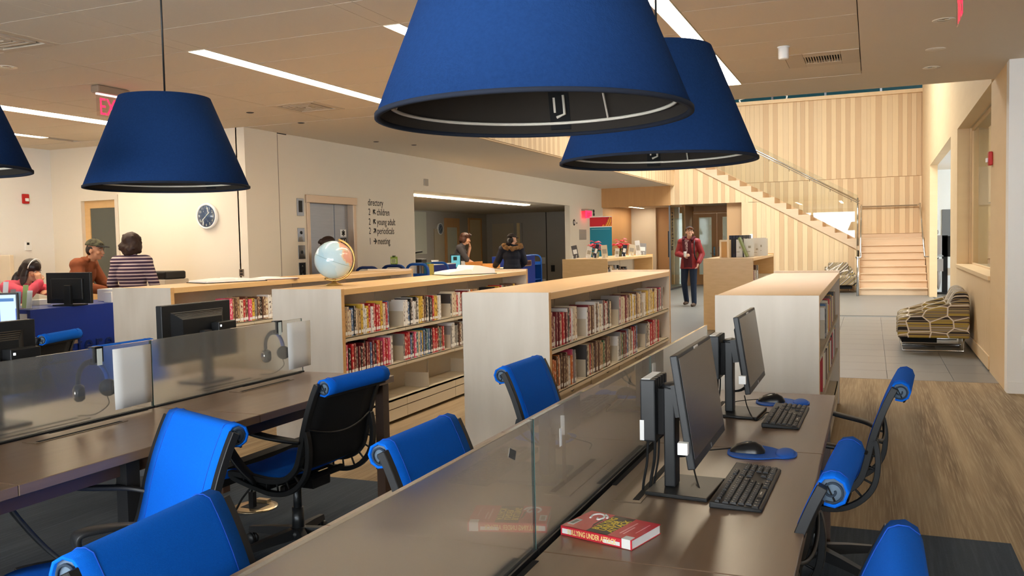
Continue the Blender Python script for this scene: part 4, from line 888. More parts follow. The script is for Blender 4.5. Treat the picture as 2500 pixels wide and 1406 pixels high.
row('monitor', 0, 0, {'brown': 2, 'yellow': 1, 'cream': 1, 'red': 2, 'dark red': 1}, .62, 'upper', 16, thick=(.03, .05)); row('monitor', 1, 0, MIXD, .5, 'upper', 17, thick=(.03, .05)); row('monitor', 0, 1, {'cream': 3, 'grey': 2, 'black': 2, 'white': 2}, .5, 'lower', 18, thick=(.03, .05))
# the rest, past the individual ones, as one mass
rest = MB(); rr_ = random.Random(5)
def mass(key, bay, lev, fill):
    c = CASES[key]; y = c['y0']+bay*c['L']+.014; z = c['levels'][lev]+.002
    while y < c['y0']+(bay+fill)*c['L']:
        th = rr_.uniform(.024, .036); h = rr_.uniform(.19, .235); x = c['x1']-.022-rr_.uniform(0, .012); rest.box(x-.145, x, y, y+th-.0015, z, z+h, rr_.randrange(8)); y += th
for q in (('globe', 3, 0, .8), ('globe', 3, 1, .8), ('monitor', 2, 0, .7), ('monitor', 3, 0, .7), ('monitor', 1, 1, .7), ('monitor', 2, 1, .7), ('monitor', 3, 1, .6), ('atlas', 2, 0, .6), ('atlas', 3, 0, .6)): mass(*q)
o = rest.build('books', [CM[k] for k in ('black', 'cream', 'red', 'white', 'tan', 'brown', 'grey', 'yellow')], kind='stuff'); tag(o, 'remaining small books on the far bays of the low bookcases', 'books')
# trays on the open lower shelf of the globe bookcase
for bay in range(3):
    c = CASES['globe']; y = c['y0']+bay*c['L']+.1
    t = thing('bookend', 'empty steel bookend lying on the base shelf, %s bay, globe bookcase' % ORD[bay], 'bookend', (c['x1']-.1, y+.3, .2), 0, 'steel bookends')
    MB().box(c['x1']-.26, c['x1']-.02, y+.30, y+.303, .2005, .33).build('plate', M_SHELF, t); MB().box(c['x1']-.26, c['x1']-.02, y+.303, y+.52, .2005, .203).build('foot', M_SHELF, t)
    t = thing('bookend', 'white wire clip under the lower shelf, %s bay, bare-topped centre bookcase' % ORD[bay], 'clip', (CASES['plain']['x1']-.1, CASES['plain']['y0']+bay*CASES['plain']['L']+.4, .45), 0, 'wire clips under the shelf')
    xx = CASES['plain']['x1']-.03; yy = CASES['plain']['y0']+bay*CASES['plain']['L']+.42
    MB().tube([(xx-.12, yy, .463), (xx, yy, .455), (xx, yy+.05, .44), (xx-.02, yy+.16, .44)], .003, 6).build('wire', M_BLACK, t)
# loose shelf board leaning on the far end of the bare-topped bookcase
print('books', BOOKS)
# ================================================================== THINGS ON AND AROUND THE FURNITURE
# ---- monitor with stand and small computer (right desk)
def station(label, plabel, dy, dx):
    y0, y1 = 2.20+dy, 2.69+dy; t = thing('monitor', label, 'monitor', (-.5+dx, 2.45+dy, .74), 0, 'monitors on the right desk')
    up = Vector((-.043, 0, .287)).normalized(); n = Vector((.287, 0, .043)).normalized(); c = Vector((-.4365+dx, (y0+y1)/2, 1.0095)); R = Matrix((Vector((0, 1, 0)), up, n)).transposed()
    MB().obox(c-n*.010, (.49, .295, .020), R).build('bezel', M_BLACK, t, bevel=.003)
    MB().obox(c-n*.028, (.30, .20, .024), R).build('back_housing', M_BLACK, t, bevel=.008)
    MB().obox(c+up*.008+n*.0012, (.472, .262, .0012), R).build('screen', M_SCREEN, t)
    MB().obox(c-up*.136+n*.0012, (.010, .010, .001), R).build('logo', M_STEEL, t)
    MB().obox(c+up*.139+n*.0012, (.06, .013, .001), R).obox(c+up*.139+n*.0022, (.04, .004, .0006), R, 1).build('sticker', [M_PAPER, M_GREYW], t)
    MB().box(-.425+dx-.03, -.425+dx-.005, y0-.022, y0+.002, .905, .935).build('tag', M_PAPER, t)
    px = -.525+dx; py = 2.445+dy
    MB().box(px-.018, px+.014, py-.032, py+.032, .752, 1.035).lathe([(.001, 1.03), (.034, 1.03), (.034, 1.042), (.001, 1.05)], 18, (px+.005, py, 0)).build('pole', M_BLACK, t, bevel=.004)
    MB().obox(c-n*.055, (.09, .09, .045), R).build('mount_arm', M_BLACK, t)
    MB().prism([(-.585+dx, 2.355+dy), (-.41+dx, 2.335+dy), (-.395+dx, 2.56+dy), (-.57+dx, 2.565+dy)], (0, 0, .7405), (1, 0, 0), (0, 1, 0), (0, 0, .011)).build('base_plate', M_BLACK, t, bevel=.003)
    p = thing('mini_computer', plabel, 'computer', (-.585+dx, 2.46+dy, .88), 0, 'small computers behind the right monitors')
    MB().box(-.603+dx, -.560+dx, 2.385+dy, 2.54+dy, .885, 1.060).build('case', M_BLACK, p, bevel=.004)
    MB().box(-.600+dx, -.575+dx, 2.39+dy, 2.53+dy, 1.0601, 1.0612).build('top_label', M_PAPER, p); MB().box(-.604+dx, -.592+dx, 2.3835+dy, 2.385+dy, .888, .945).build('front_label', M_PAPER, p)
    MB().box(-.562+dx, -.542+dx, 2.42+dy, 2.47+dy, .90, 1.03).build('mount_plate', M_BLACK2, p)
    for k in range(4): MB().box(-.6035+dx, -.5595+dx, 2.41+dy+k*.03, 2.42+dy+k*.03, 1.02, 1.0605).build('vent', M_BLACK2, p)
    cb = [(-.59+dx, 2.42+dy, .885), (-.592+dx, 2.415+dy, .82), (-.598+dx, 2.40+dy, .77), (-.60+dx, 2.395+dy, .744)]
    b = MB().tube(smooth_path(cb), .0038, 6).tube(smooth_path([(q[0]+.014, q[1]+.03, q[2]) for q in cb]), .0045, 6).tube(smooth_path([(q[0]+.02, q[1]+.055, q[2]) for q in cb]), .003, 6)
    b.tube(smooth_path([(-.55+dx, 2.48+dy, .83), (-.5+dx, 2.47+dy, .83), (-.46+dx, 2.43+dy, .86), (-.44+dx, 2.42+dy, .90)]), .0035, 6).tube(smooth_path([(-.55+dx, 2.49+dy, .82), (-.48+dx, 2.5+dy, .83), (-.44+dx, 2.50+dy, .89)]), .003, 6)
    b.build('cables', M_BLACK2, p)
    return t
station('larger nearer black monitor on the right desk, seen edge-on', 'small black computer with white label behind the nearer monitor', 0, 0)
station('second black monitor farther along the right desk', 'small black computer behind the farther monitor', 1.14, -.005)
# ---- keyboards
def key_mesh():
    b = MB(); b.add([(-.5, -.5, 0), (.5, -.5, 0), (.5, .5, 0), (-.5, .5, 0), (-.38, -.38, 1), (.38, -.38, 1), (.38, .38, 1), (-.38, .38, 1)], [(4, 5, 6, 7), (0, 1, 5, 4), (1, 2, 6, 5), (2, 3, 7, 6), (3, 0, 4, 7)], 0)
    b.add([(-.25, -.15, 1.02), (-.02, -.15, 1.02), (-.02, .1, 1.02), (-.25, .1, 1.02)], [(0, 1, 2, 3)], 1); return b.mesh('key_mesh', [mat('key_black', S(34, 34, 36), .5), mat('key_legend', S(190, 186, 180), .6)])
KM = key_mesh()
def keyboard(label, loc, rz):
    t = thing('keyboard', label, 'keyboard', loc, rz, 'black keyboards on the right desk')
    b = MB(); b.add([(-.068, -.22, 0), (.068, -.22, 0), (.068, .22, 0), (-.068, .22, 0), (-.068, -.22, .018), (.066, -.218, .008), (.066, .218, .008), (-.068, .22, .018)], [(0, 3, 2, 1), (4, 5, 6, 7), (0, 1, 5, 4), (1, 2, 6, 5), (2, 3, 7, 6), (3, 0, 4, 7)])
    b.build('body', M_BLACK, t, world=False, bevel=.004)
    def key(x, y, w_=.0165, d=.0165):
        o = bpy.data.objects.new('key', KM); COL.objects.link(o); o.parent = t; o.location = (x, y, .0131-.0746*x+.0003); o.scale = (d, w_, .005); o.rotation_euler = (0, .0745, 0)
    # x: -.05 function row ... .05 space row; y: -.2 left of the typist ... +.2 number pad
    for g, s0 in ((0, -.178), (1, -.095), (2, -.012)):
        for k in range(4): key(-.048, s0+k*.0185, .016, .012)
    key(-.048, -.208, .016, .012)
    for k in range(3): key(-.048, .078+k*.0185, .016, .012)
    for rI, x in enumerate((-.026, -.007, .012, .031)):
        n = 13-rI if rI else 13
        for k in range(n): key(x, -.208+.006*rI+k*.0186)
        key(x, -.208+.006*rI+n*.0186+.008, .032)
    for y, w_ in ((-.205, .024), (-.18, .021), (-.157, .021), (-.085, .11), (-.01, .021), (.014, .021), (.04, .024)): key(.050, y, w_)
    for x in (-.026, -.007):
        for k in range(3): key(x, .078+k*.0185)
    key(.031, .0965)
    for k in range(3): key(.050, .078+k*.0185)
    for x in (-.026, -.007, .012, .031, .050):
        for k in range(4): key(x, .143+k*.0185)
    MB().tube(smooth_path([(-.068, .02, .012), (-.085, .03, .006), (-.09, -.05, .004), (-.11, -.10, .004), (-.15, .0, .03), (-.17, .05, .07)]), .0024, 6).build('cable', M_BLACK2, t, world=False)
    return t
keyboard('black keyboard in front of the nearer monitor on the right desk', (-.325, 2.51, .7405), -.02)
keyboard('black keyboard at the far end of the right desk', (-.31, 3.56, .7405), -.02)
def mouse_set(x, y, l1, l2):
    pts = smooth_path([(-.10, .0), (-.085, .07), (-.02, .095), (.035, .075), (.06, .055), (.09, .065), (.118, .03), (.118, -.03), (.09, -.06), (.06, -.065), (.02, -.09), (-.05, -.095), (-.09, -.06), (-.10, -.005)], 4)
    t = thing('mouse_pad', l1, 'mouse pad', (x, y, .7405), 0, 'blue gel mouse pads')
    MB().prism([(p.x, p.y) for p in [Vector((q[0], q[1], 0)) for q in pts]][:-1], (x, y, .7405), (1, 0, 0), (0, 1, 0), (0, 0, .005)).build('mat', mat('pad_blue', S(36, 96, 190), .7), t, bevel=.001, seg=1)
    MB().ell((x+.085, y, .7445), (.032, .062, .014), n=18).build('wrist_rest', mat('pad_blue', S(36, 96, 190), .7), t)
    m_ = thing('computer_mouse', l2, 'mouse', (x-.035, y-.01, .7458), 0, 'black mice on the pads')
    b = MB(); prof = [(-.055, .012, .004), (-.05, .022, .014), (-.03, .029, .024), (0, .031, .033), (.025, .031, .034), (.045, .027, .024), (.055, .017, .010), (.057, .008, .004)]; rows = []
    for u, w_, h in prof: rows.append([Vector((x-.035+u, y-.01+w_*math.cos(a), .7458+max(0, h*math.sin(a)))) for a in [i*PI/10 for i in range(11)]])
    b.grid(rows); b.build('shell', mat('mouse_black', S(24, 24, 26), .28), m_)
    MB().tube([(x-.07, y-.01, .7665), (x-.04, y-.01, .7785), (x-.02, y-.01, .7802)], .0022, 6).build('scroll_wheel', mat('wheel_grey', S(90, 84, 76), .4), m_)
    MB().tube(smooth_path([(x-.09, y-.01, .752), (x-.13, y-.03, .75), (x-.18, y-.05, .744), (x-.20, y-.13, .744)]), .002, 6).build('cable', M_BLACK2, m_)
mouse_set(-.345, 2.94, 'blue gel mouse pad between the two keyboards', 'black mouse on the nearer blue pad')
mouse_set(-.365, 3.88, 'blue gel mouse pad at the far end of the right desk', 'black mouse on the farther blue pad')
# ---- red paperback on the right desk
bk = thing('paperback_book', 'red paperback titled BULLYING UNDER ATTACK lying on the right desk', 'book', (-.60, 2.0, .74))
o0 = Vector((-.698, 1.968, .7405)); d_ = Vector((.965, -.262, 0)).normalized(); e_ = Vector((.262, .965, 0)).normalized(); Lb, Wb, Tb = .197, .140, .023; zz = Vector((0, 0, 1))
RB = Matrix((d_, e_, zz)).transposed()
def bb(u0, u1, v0, v1, z0, z1, m=None, name='', lab=None):
    b = MB().obox(o0+d_*(u0+u1)/2+e_*(v0+v1)/2+zz*(z0+z1)/2, (u1-u0, v1-v0, z1-z0), RB); return b.build(name, m, bk, label=lab) if name else b
mred = mat('cover_red', S(214, 52, 66), .35, coat=.3)
b = bb(0, Lb, 0, Wb, 0, .0012); b.obox(o0+d_*Lb/2+e_*Wb/2+zz*(Tb-.0006), (Lb, Wb, .0012), RB).obox(o0+d_*Lb/2+e_*.0006+zz*Tb/2, (Lb, .0012, Tb), RB); b.build('cover', mred, bk)
bb(.002, Lb-.002, .0013, Wb-.002, .0013, Tb-.0013, M_PAPER, 'pages')
bb(.36*Lb, .66*Lb, .002, Wb-.002, Tb, Tb+.0002, mat('cover_dark', S(70, 60, 52), .5), 'title_band')
my = mat('title_yellow', S(236, 206, 64), .5)
for i, s_ in enumerate(('BULLYING', 'UNDER', 'ATTACK')): text('title', s_, .0235, o0+d_*(.36*Lb+.019+i*.0195)+e_*.022+zz*(Tb+.0003), e_, -d_, my, bk, ext=.0001, sx=.92 if i == 0 else 1.05, bold=.0006)
text('spine_title', 'BULLYING UNDER ATTACK', .0175, o0+d_*.020+zz*.0055-e_*.0004, d_, zz, mat('title_cream', S(250, 226, 150), .5), bk, ext=.0001, sx=.62, bold=.0004)
for u in (.152, .165): pass
for k, (u0, u1, v0, v1) in enumerate(((.146, .150, .03, .115), (.155, .159, .03, .085), (.178, .180, .05, .12))): bb(u0, u1, v0, v1, Tb, Tb+.0003, mat('cover_pink', S(244, 170, 176), .5), 'text_line')
bb(.120, .165, -.0004, 0, .004, .013, M_PAPER, 'spine_label'); bb(.004, .030, -.0005, 0, .005, .017, M_PAPER, 'spine_label')
bb(.170, .193, -.0006, 0, .001, Tb, M_PAPER, 'call_sticker'); bb(.170, .193, -.0006, .022, Tb, Tb+.0004, M_PAPER, 'call_sticker')
bb(.004, .022, .022, .065, Tb, Tb+.0003, M_PAPER, 'barcode_sticker'); bb(.008, .018, .028, .058, Tb+.0003, Tb+.0004, M_GREYW, 'barcode')
for pts in ([(.030, .085), (.024, .11), (.034, .125), (.050, .12), (.058, .10), (.052, .085), (.046, .095)], [(.05, .128), (.062, .118), (.066, .105)]):
    MB().tube(smooth_path([o0+d_*u+e_*v+zz*(Tb+.0002) for u, v in pts], 5), .0028, 6).xf(Matrix.Identity(4)).build('cover_figure', M_PAPER, bk)
MB().prism([(.052, .10), (.060, .085), (.062, .05), (.070, .028), (.066, .06), (.066, .09)], o0+zz*(Tb+.0001), d_, e_, (0, 0, .0002)).build('cover_shadow', mat('cover_dark', S(70, 60, 52), .5), bk)
# ---- left desk: headphones, paper, hooks, monitors seen from behind
def headphones(y, lab, plab):
    x = -3.02; t = thing('headphones', lab, 'headphones', (x-.05, y, .9), 0, 'headphones hanging behind the left divider')
    hk = MB().box(x-.03, x+.010, y+.0, y+.042, 1.046, 1.05).box(x+.0065, x+.010, y, y+.042, .985, 1.05).box(x-.03, x-.007, y, y+.042, .975, .983).box(x-.03, x-.026, y, y+.042, .975, 1.0).box(x-.010, x-.0065, y, y+.042, .975, 1.05)
    hk.build('hook', M_BLACK, t); MB().box(x+.0101, x+.0112, y+.008, y+.034, .972, 1.042).build('hook_tape', mat('tape_pale', S(206, 214, 210), .6), t)
    c = Vector((x-.035, y+.02, .90)); band = [c+Vector((-.01*math.sin(a), .075*math.cos(a), .085*math.sin(a))) for a in [PI*i/14 for i in range(15)]]
    MB().tube(band[:8], .013, 8, flat=.5).build('headband', mat('band_blue', S(36, 96, 200), .5), t); MB().tube(band[7:], .013, 8, flat=.5).build('headband', M_BLACK, t)
    for sg in (1, -1):
        q = c+Vector((.005, sg*.074, -.035)); R = Matrix.Rotation(PI/2, 3, 'X') @ Matrix.Rotation(.5*sg, 3, 'Y')
        MB().lathe([(.001, -.014), (.03, -.016), (.037, -.004), (.037, .012), (.03, .02), (.001, .022)], 20, q, R).build('ear_cup', M_BLACK, t)
        MB().lathe([(.001, -.018), (.022, -.018), (.022, -.014), (.001, -.014)] if sg > 0 else [(.001, .023), (.022, .023), (.022, .019), (.001, .019)], 18, q, R).build('cup_badge', M_CHROME, t)
    MB().tube(smooth_path([c+Vector((0, .07, -.07)), c+Vector((0, .075, -.11)), c+Vector((-.05, .05, -.15)), c+Vector((-.12, .02, -.157))]), .002, 6).build('cable', M_BLACK2, t)
headphones(2.695, 'blue and black headphones hanging behind the nearer frosted panel', '')
headphones(3.91, 'blue and black headphones hanging behind the farther frosted panel', '')
for y0, l in ((2.785, 'white sheet of paper taped to the nearer frosted panel'), (3.995, 'white sheet of paper taped to the farther frosted panel')):
    rows = [[Vector((-3.0105+.004*math.sin(v*3+u)*u, y0+.215*v, 1.03-.262*u)) for v in (0, .25, .5, .75, 1)] for u in (0, .25, .5, .75, 1)]
    o = MB().grid(rows).build('paper_sheet', mat('paper_dull', S(214, 214, 212), .9), solid=.0006, loc=(-3.01, y0+.1, .77)); tag(o, l, 'paper', 'notice sheets on the left divider')
def back_monitor(y0, y1, lab, x=-3.36):
    yc = (y0+y1)/2; t = thing('monitor', lab, 'monitor', (x-.05, yc, .74), 0, 'monitors across the left desk')
    MB().box(x-.04, x, y0, y1, .855, 1.165).build('bezel', M_BLACK, t, bevel=.004)
    MB().box(x-.0412, x-.0401, y0+.012, y1-.012, .872, 1.153).build('screen', M_SCREEN, t)
    b = MB().add([(x, y0+.06, .88), (x, y1-.06, .88), (x, y1-.06, 1.125), (x, y0+.06, 1.125), (x+.035, y0+.11, .90), (x+.035, y1-.11, .90), (x+.035, y1-.11, 1.085), (x+.035, y0+.11, 1.085)], [(4, 5, 6, 7), (0, 1, 5, 4), (1, 2, 6, 5), (2, 3, 7, 6), (3, 0, 4, 7)]); b.build('back_housing', M_BLACK, t)
    for k in range(5): MB().tube([(x+.006+.006*k, y0+.075+.008*k, 1.121-.008*k), (x+.006+.006*k, y1-.075-.008*k, 1.121-.008*k)], .0025, 6).build('vent_slat', mat('vent_slat', S(84, 76, 66), .5), t)
    MB().box(x+.034, x+.07, yc-.03, yc+.03, .75, 1.02).build('pole', M_BLACK, t, bevel=.005); MB().box(x-.06, x+.13, yc-.11, yc+.11, .7405, .752).build('base_plate', M_BLACK, t, bevel=.003)
    MB().box(x+.036, x+.09, yc+.06, yc+.20, .87, 1.055).build('mini_computer', M_BLACK, t, bevel=.004, label='small black computer on the back of the monitor'); MB().box(x+.09, x+.0915, yc+.07, yc+.08, 1.03, 1.04).build('indicator', mat('led', (.9, .95, 1), .5, emit=(.9, .95, 1), estr=.8), t)
back_monitor(3.43, 3.945, 'black monitor seen from behind over the frosted divider, beside the shelved books')
back_monitor(2.20, 2.70, 'black monitor seen from behind, cut by the left edge')
o = MB().box(-3.5, -3.38, 2.0, 2.14, .741, .79).build('device_box', M_BLACK, loc=(-3.44, 2.07, .74)); tag(o, 'low black device behind the frosted divider at far left', 'device')
# ---- floor outlet under the left desk
t = thing('floor_outlet', 'round brass floor outlet with plugs under the left desk', 'outlet', (-3.19, 3.89, .004))
MB().lathe([(.001, .004), (.125, .004), (.125, .009), (.10, .012), (.001, .012)], 32, (-3.19, 3.89, 0)).build('plate', mat('outlet_metal', S(190, 172, 140), .3, .9), t)
MB().box(-3.25, -3.13, 3.84, 3.94, .012, .014).build('recess', M_BLACK2, t); MB().box(-3.235, -3.155, 3.95, 3.985, .012, .03).build('flap', mat('outlet_metal', S(190, 172, 140), .3, .9), t)
MB().box(-3.20, -3.17, 3.85, 3.88, .014, .10).tube(smooth_path([(-3.19, 3.865, .09), (-3.17, 3.84, .13), (-3.2, 3.80, .08), (-3.2, 3.7, .012), (-3.25, 3.55, .010)]), .006, 8).build('plug', M_BLACK2, t)
# ---- globe
gc = Vector((-4.02, 5.97, 1.345)); gr = .153; rt = Vector((.924, .38, 0)); ax = (Vector((0, 0, 1))*.93 + rt*.36).normalized()
gl = thing('globe', 'pale blue desk globe with golden ring on the middle bookcase', 'globe', (-4.02, 5.97, 1.14))
gm = bpy.data.materials.new('globe_map'); gm.use_nodes = True; nt = gm.node_tree; b_ = nt.nodes['Principled BSDF']; b_.inputs['Roughness'].default_value = .18; b_.inputs['Coat Weight'].default_value = .4; Lk = nt.links.new
tc = nt.nodes.new('ShaderNodeTexCoord'); nz = nt.nodes.new('ShaderNodeTexNoise'); nz.inputs['Scale'].default_value = 9; nz.inputs['Detail'].default_value = 6; Lk(tc.outputs['Object'], nz.inputs['Vector'])
dt = nt.nodes.new('ShaderNodeVectorMath'); dt.operation = 'DOT_PRODUCT'; Lk(tc.outputs['Object'], dt.inputs[0]); dt.inputs[1].default_value = tuple((rt*.9+Vector((0, 0, .45))-Vector((-.38, .924, 0))*-.2)*4.2)
adn = nt.nodes.new('ShaderNodeMath'); adn.operation = 'ADD'; Lk(nz.outputs[0], adn.inputs[0]); Lk(dt.outputs['Value'], adn.inputs[1])
cr = nt.nodes.new('ShaderNodeValToRGB'); cr.color_ramp.interpolation = 'CONSTANT'; els = cr.color_ramp.elements; els[0].color = (*S(176, 208, 222), 1); els[1].position = .93; els[1].color = (*S(228, 196, 170), 1); e3 = els.new(.985); e3.color = (*S(226, 168, 148), 1); e4 = els.new(.965); e4.color = (*S(222, 214, 170), 1); e5 = els.new(.28); e5.color = (*S(188, 214, 224), 1)
Lk(adn.outputs[0], cr.inputs[0]); Lk(cr.outputs[0], b_.inputs['Base Color'])
sp = MB().ell(gc, gr, n=48, m=32).build('sphere', gm, None, loc=tuple(gc)); sp.parent = gl; sp.location = (0, 0, gc.z-1.14)
mg = mat('globe_brass', S(196, 158, 92), .3, .85)
b = MB(); side = ax.cross(Vector((.38, -.924, 0))).normalized()     # towards image right
ring = [gc + (ax*math.cos(a) + side*math.sin(a))*(gr+.014) for a in [PI*i/30 for i in range(-1, 32)]]
if (side.dot(rt)) < 0: ring = [gc + (ax*math.cos(a) - side*math.sin(a))*(gr+.014) for a in [PI*i/30 for i in range(-1, 32)]]
MB().tube(ring, .008, 8, flat=1).build('meridian_ring', mg, gl)
MB().tube([gc+ax*(gr-.005), gc+ax*(gr+.022)], .006, 8).tube([gc-ax*(gr-.005), gc-ax*(gr+.022)], .006, 8).build('pivot', mg, gl)
eq = frame_to(ax); MB().tube([gc+eq@Vector((math.cos(a*PI/30)*(gr+.0004), math.sin(a*PI/30)*(gr+.0004), 0)) for a in range(60)], .0011, 5, closed=True).build('equator_line', mat('map_ink', S(110, 130, 120), .6), gl)
MB().lathe([(.001, 1.1405), (.068, 1.1405), (.066, 1.147), (.03, 1.160), (.012, 1.172), (.012, 1.19), (.02, 1.196), (.001, 1.20)], 28, (-4.02, 5.97, 0)).build('foot', mg, gl)
# ---- open books on bookcase tops
def open_book(name, label, c, rz, w_, h_, tl, tr, cover):
    t = thing(name, label, 'book', c, rz)
    MB().box(-w_/2, w_/2, -h_/2, h_/2, 0, .006).build('cover', cover, t, world=False)
    for sg, th in ((-1, tl), (1, tr)):
        prof = [(0, .006+th*.6), (.04*sg*w_, .006+th*1.05), (.15*sg*w_, .006+th), (.46*sg*w_, .006+th*.55), (.475*sg*w_, .007), (0, .007)]
        MB().prism(prof, (0, -h_/2+.008, 0), (1, 0, 0), (0, 0, 1), (0, h_-.016, 0)).build('pages', M_PAPER, t, world=False)
    for k in range(3):
        u = .10*w_+k*.09*w_; MB().box(u, u+.06*w_, -h_*.3+.05*k, h_*.2, .006+tr*.93-k*.07*tr, .0065+tr*.93-k*.07*tr).build('printed_block', mat('page_print', S(196, 200, 206), .8), t, world=False)
    return t
open_book('open_atlas', 'large open atlas lying on the left bookcase top', (-5.66, 6.62, 1.1385), 1.15, .62, .40, .028, .030, M_BLACK2)
open_book('open_atlas', 'smaller open book beside the large atlas on the left bookcase', (-5.50, 7.12, 1.1385), 1.2, .40, .28, .022, .012, mat('maroon_cover', S(80, 30, 34), .5))
open_book('open_dictionary', 'thick open dictionary lying on the globe bookcase farther end', (-3.88, 8.12, 1.1385), .95, .56, .36, .045, .085, mat('green_cover', S(60, 80, 60), .5))
# ---- reference counter at left
rcn = thing('reference_counter', 'dark blue reference counter with raised lettering at left', 'counter', (-7.2, 6.2, 0))
MB().box(-6.89, -6.85, 5.46, 7.2, 0, .95).build('front_panel', M_BLUELAM, rcn, bevel=.002, seg=1)
MB().box(-7.5, -6.89, 5.46, 7.2, .915, .95).build('countertop', M_BLUELAM, rcn); MB().box(-7.5, -6.89, 5.46, 5.50, 0, .915).build('side_panel', mat('panel_white', S(222, 220, 216), .5), rcn)
MB().box(-9.6, -7.5, 5.5, 6.15, .91, .95).build('countertop', M_MAPLE, rcn); MB().box(-9.6, -7.5, 5.5, 5.53, 0, .91).build('side_panel', mat('panel_white', S(222, 220, 216), .5), rcn)
text('lettering', 'reference', .235, (-6.849, 5.69, .515), (0, 1, 0), (0, 0, 1), mat('letter_blue', S(22, 40, 96), .35), rcn, ext=.012, sx=.92, space=1.22)
t = thing('monitor', 'black monitor seen from behind on the blue reference counter', 'monitor', (-7.0, 6.0, .95))
Rm = Matrix.Rotation(.12, 3, 'Z'); c = Vector((-6.99, 6.0, 1.115))
MB().obox(c, (.50, .035, .29), Rm).build('bezel', M_BLACK, t, bevel=.005); MB().obox(c+Rm@Vector((0, -.025, -.01)), (.36, .03, .2), Rm).build('back_housing', M_BLACK, t, bevel=.008)
MB().obox(c+Rm@Vector((.03, -.055, -.07)), (.075, .03, .19), Rm).obox(c+Rm@Vector((.03, -.05, .026)), (.07, .02, .004), Rm, 1).build('pole', [M_BLACK, M_CHROME], t, bevel=.003); MB().obox(c+Rm@Vector((.02, -.02, -.158)), (.24, .18, .012), Rm).build('base_plate', M_BLACK, t)
MB().obox(c+Rm@Vector((0, .0182, 0)), (.47, .001, .26), Rm).build('screen', M_SCREEN, t)
t = thing('brochure_holder', 'clear acrylic holder full of leaflets on the reference counter', 'holder', (-7.1, 5.6, .95))
ac = thin_glass('acrylic_clear', (.96, .97, .97))
MB().box(-7.32, -6.93, 5.50, 5.504, .95, 1.10).box(-7.32, -6.93, 5.62, 5.624, .95, 1.24).box(-7.32, -7.316, 5.504, 5.62, .95, 1.2).box(-6.934, -6.93, 5.504, 5.62, .95, 1.1).box(-7.316, -6.934, 5.504, 5.62, .95, .954).build('tray', ac, t)
for i, (x, h, m_) in enumerate(((-7.28, .24, M_PAPER), (-7.20, .17, mat('leaf_grey', S(150, 140, 140), .6)), (-7.12, .15, mat('leaf_blue', S(150, 180, 200), .6)), (-7.04, .21, mat('leaf_green', S(170, 190, 120), .6)), (-6.975, .16, M_PAPER))):
    b = MB().obox((x, 5.56+.01*(i % 2), .956+h/2), (.065, .004, h), Matrix.Rotation(-.12, 3, 'X')); o = b.build('leaflet', m_, loc=(x, 5.56, .956)); tag(o, 'leaflet in the clear holder, %s from the left' % ORD[i], 'leaflet', 'leaflets in the clear holder')
for i, (x0, x1, z1, l) in enumerate(((-6.72, -6.5, 0, ''),)): pass
for (x0, x1, y0, y1, h, l) in ((-7.25, -7.02, 6.55, 6.85, .12, 'white box on the reference counter right of the monitor'), (-6.98, -6.88, 6.38, 6.9, .10, 'long white tray at the edge of the reference counter'), (-7.48, -7.36, 5.9, 6.1, .05, 'small white card box behind the leaflet holder')):
    o = MB().box(x0, x1, y0, y1, .951, .951+h).box(x0+.01, x1-.01, y0+.01, y1-.01, .951+h, .953+h).build('paper_box', M_PAPER, loc=((x0+x1)/2, (y0+y1)/2, .951), bevel=.004, seg=1); tag(o, l, 'box')
o = MB().box(-8.9, -8.35, 5.6, 5.95, .951, .99).box(-8.85, -8.4, 5.65, 5.9, .99, 1.02).build('paper_stack', mat('cardboard', S(214, 186, 130), .8), loc=(-8.6, 5.8, .95)); tag(o, 'yellowish stack of papers on the maple counter at far left', 'papers')
o = MB().lathe([(.001, .951), (.035, .951), (.042, 1.03), (.001, 1.03)], 16, (-7.72, 5.72, 0)).ell((-7.7, 5.72, 1.05), .03).build('desk_ornament', mat('ornament', S(220, 190, 170), .5), loc=(-7.72, 5.72, .95)); tag(o, 'small pale and red desk ornament beside the leaflet holder', 'ornament')
# catalogue table with lit monitor
t = thing('side_table', 'small table behind the cut-off monitor carrying the lit screen', 'table', (-6.4, 4.8, 0))
MB().box(-6.75, -6.05, 4.35, 5.25, .70, .74).build('tabletop', M_DESK, t)
for x, y in ((-6.7, 4.4), (-6.1, 4.4), (-6.7, 5.2), (-6.1, 5.2)): MB().box(x-.02, x+.02, y-.02, y+.02, 0, .70).build('leg', M_DESKE, t)
t = thing('monitor', 'monitor with a glowing blue and white web page at far left', 'monitor', (-6.4, 4.8, .74))
Rm = Matrix.Rotation(.62, 3, 'Z'); c = Vector((-6.47, 4.74, .985))
MB().obox(c, (.52, .03, .31), Rm).build('bezel', M_BLACK, t, bevel=.004)
MB().obox(c+Rm@Vector((0, -.0155, 0)), (.49, .001, .28), Rm).build('screen', mat('screen_white', (.02, .02, .02), .4, emit=S(200, 226, 250), estr=.36), t)
MB().obox(c+Rm@Vector((.03, -.0165, -.055)), (.43, .001, .17), Rm).build('page_block', mat('screen_blue', (.02, .02, .02), .4, emit=S(20, 96, 230), estr=.3), t); MB().obox(c+Rm@Vector((.185, -.0175, -.055)), (.11, .001, .17), Rm).build('page_panel', mat('screen_white', S(190, 214, 240), .4), t); MB().obox(c+Rm@Vector((.17, -.0165, .10)), (.12, .001, .025), Rm).build('page_button', mat('screen_navy', S(30, 80, 130), .4, emit=S(30, 90, 150), estr=.3), t)
MB().obox(c+Rm@Vector((0, .03, -.12)), (.07, .03, .2), Rm).obox(c+Rm@Vector((0, .02, -.238)), (.24, .18, .012), Rm).build('stand', M_BLACK, t)
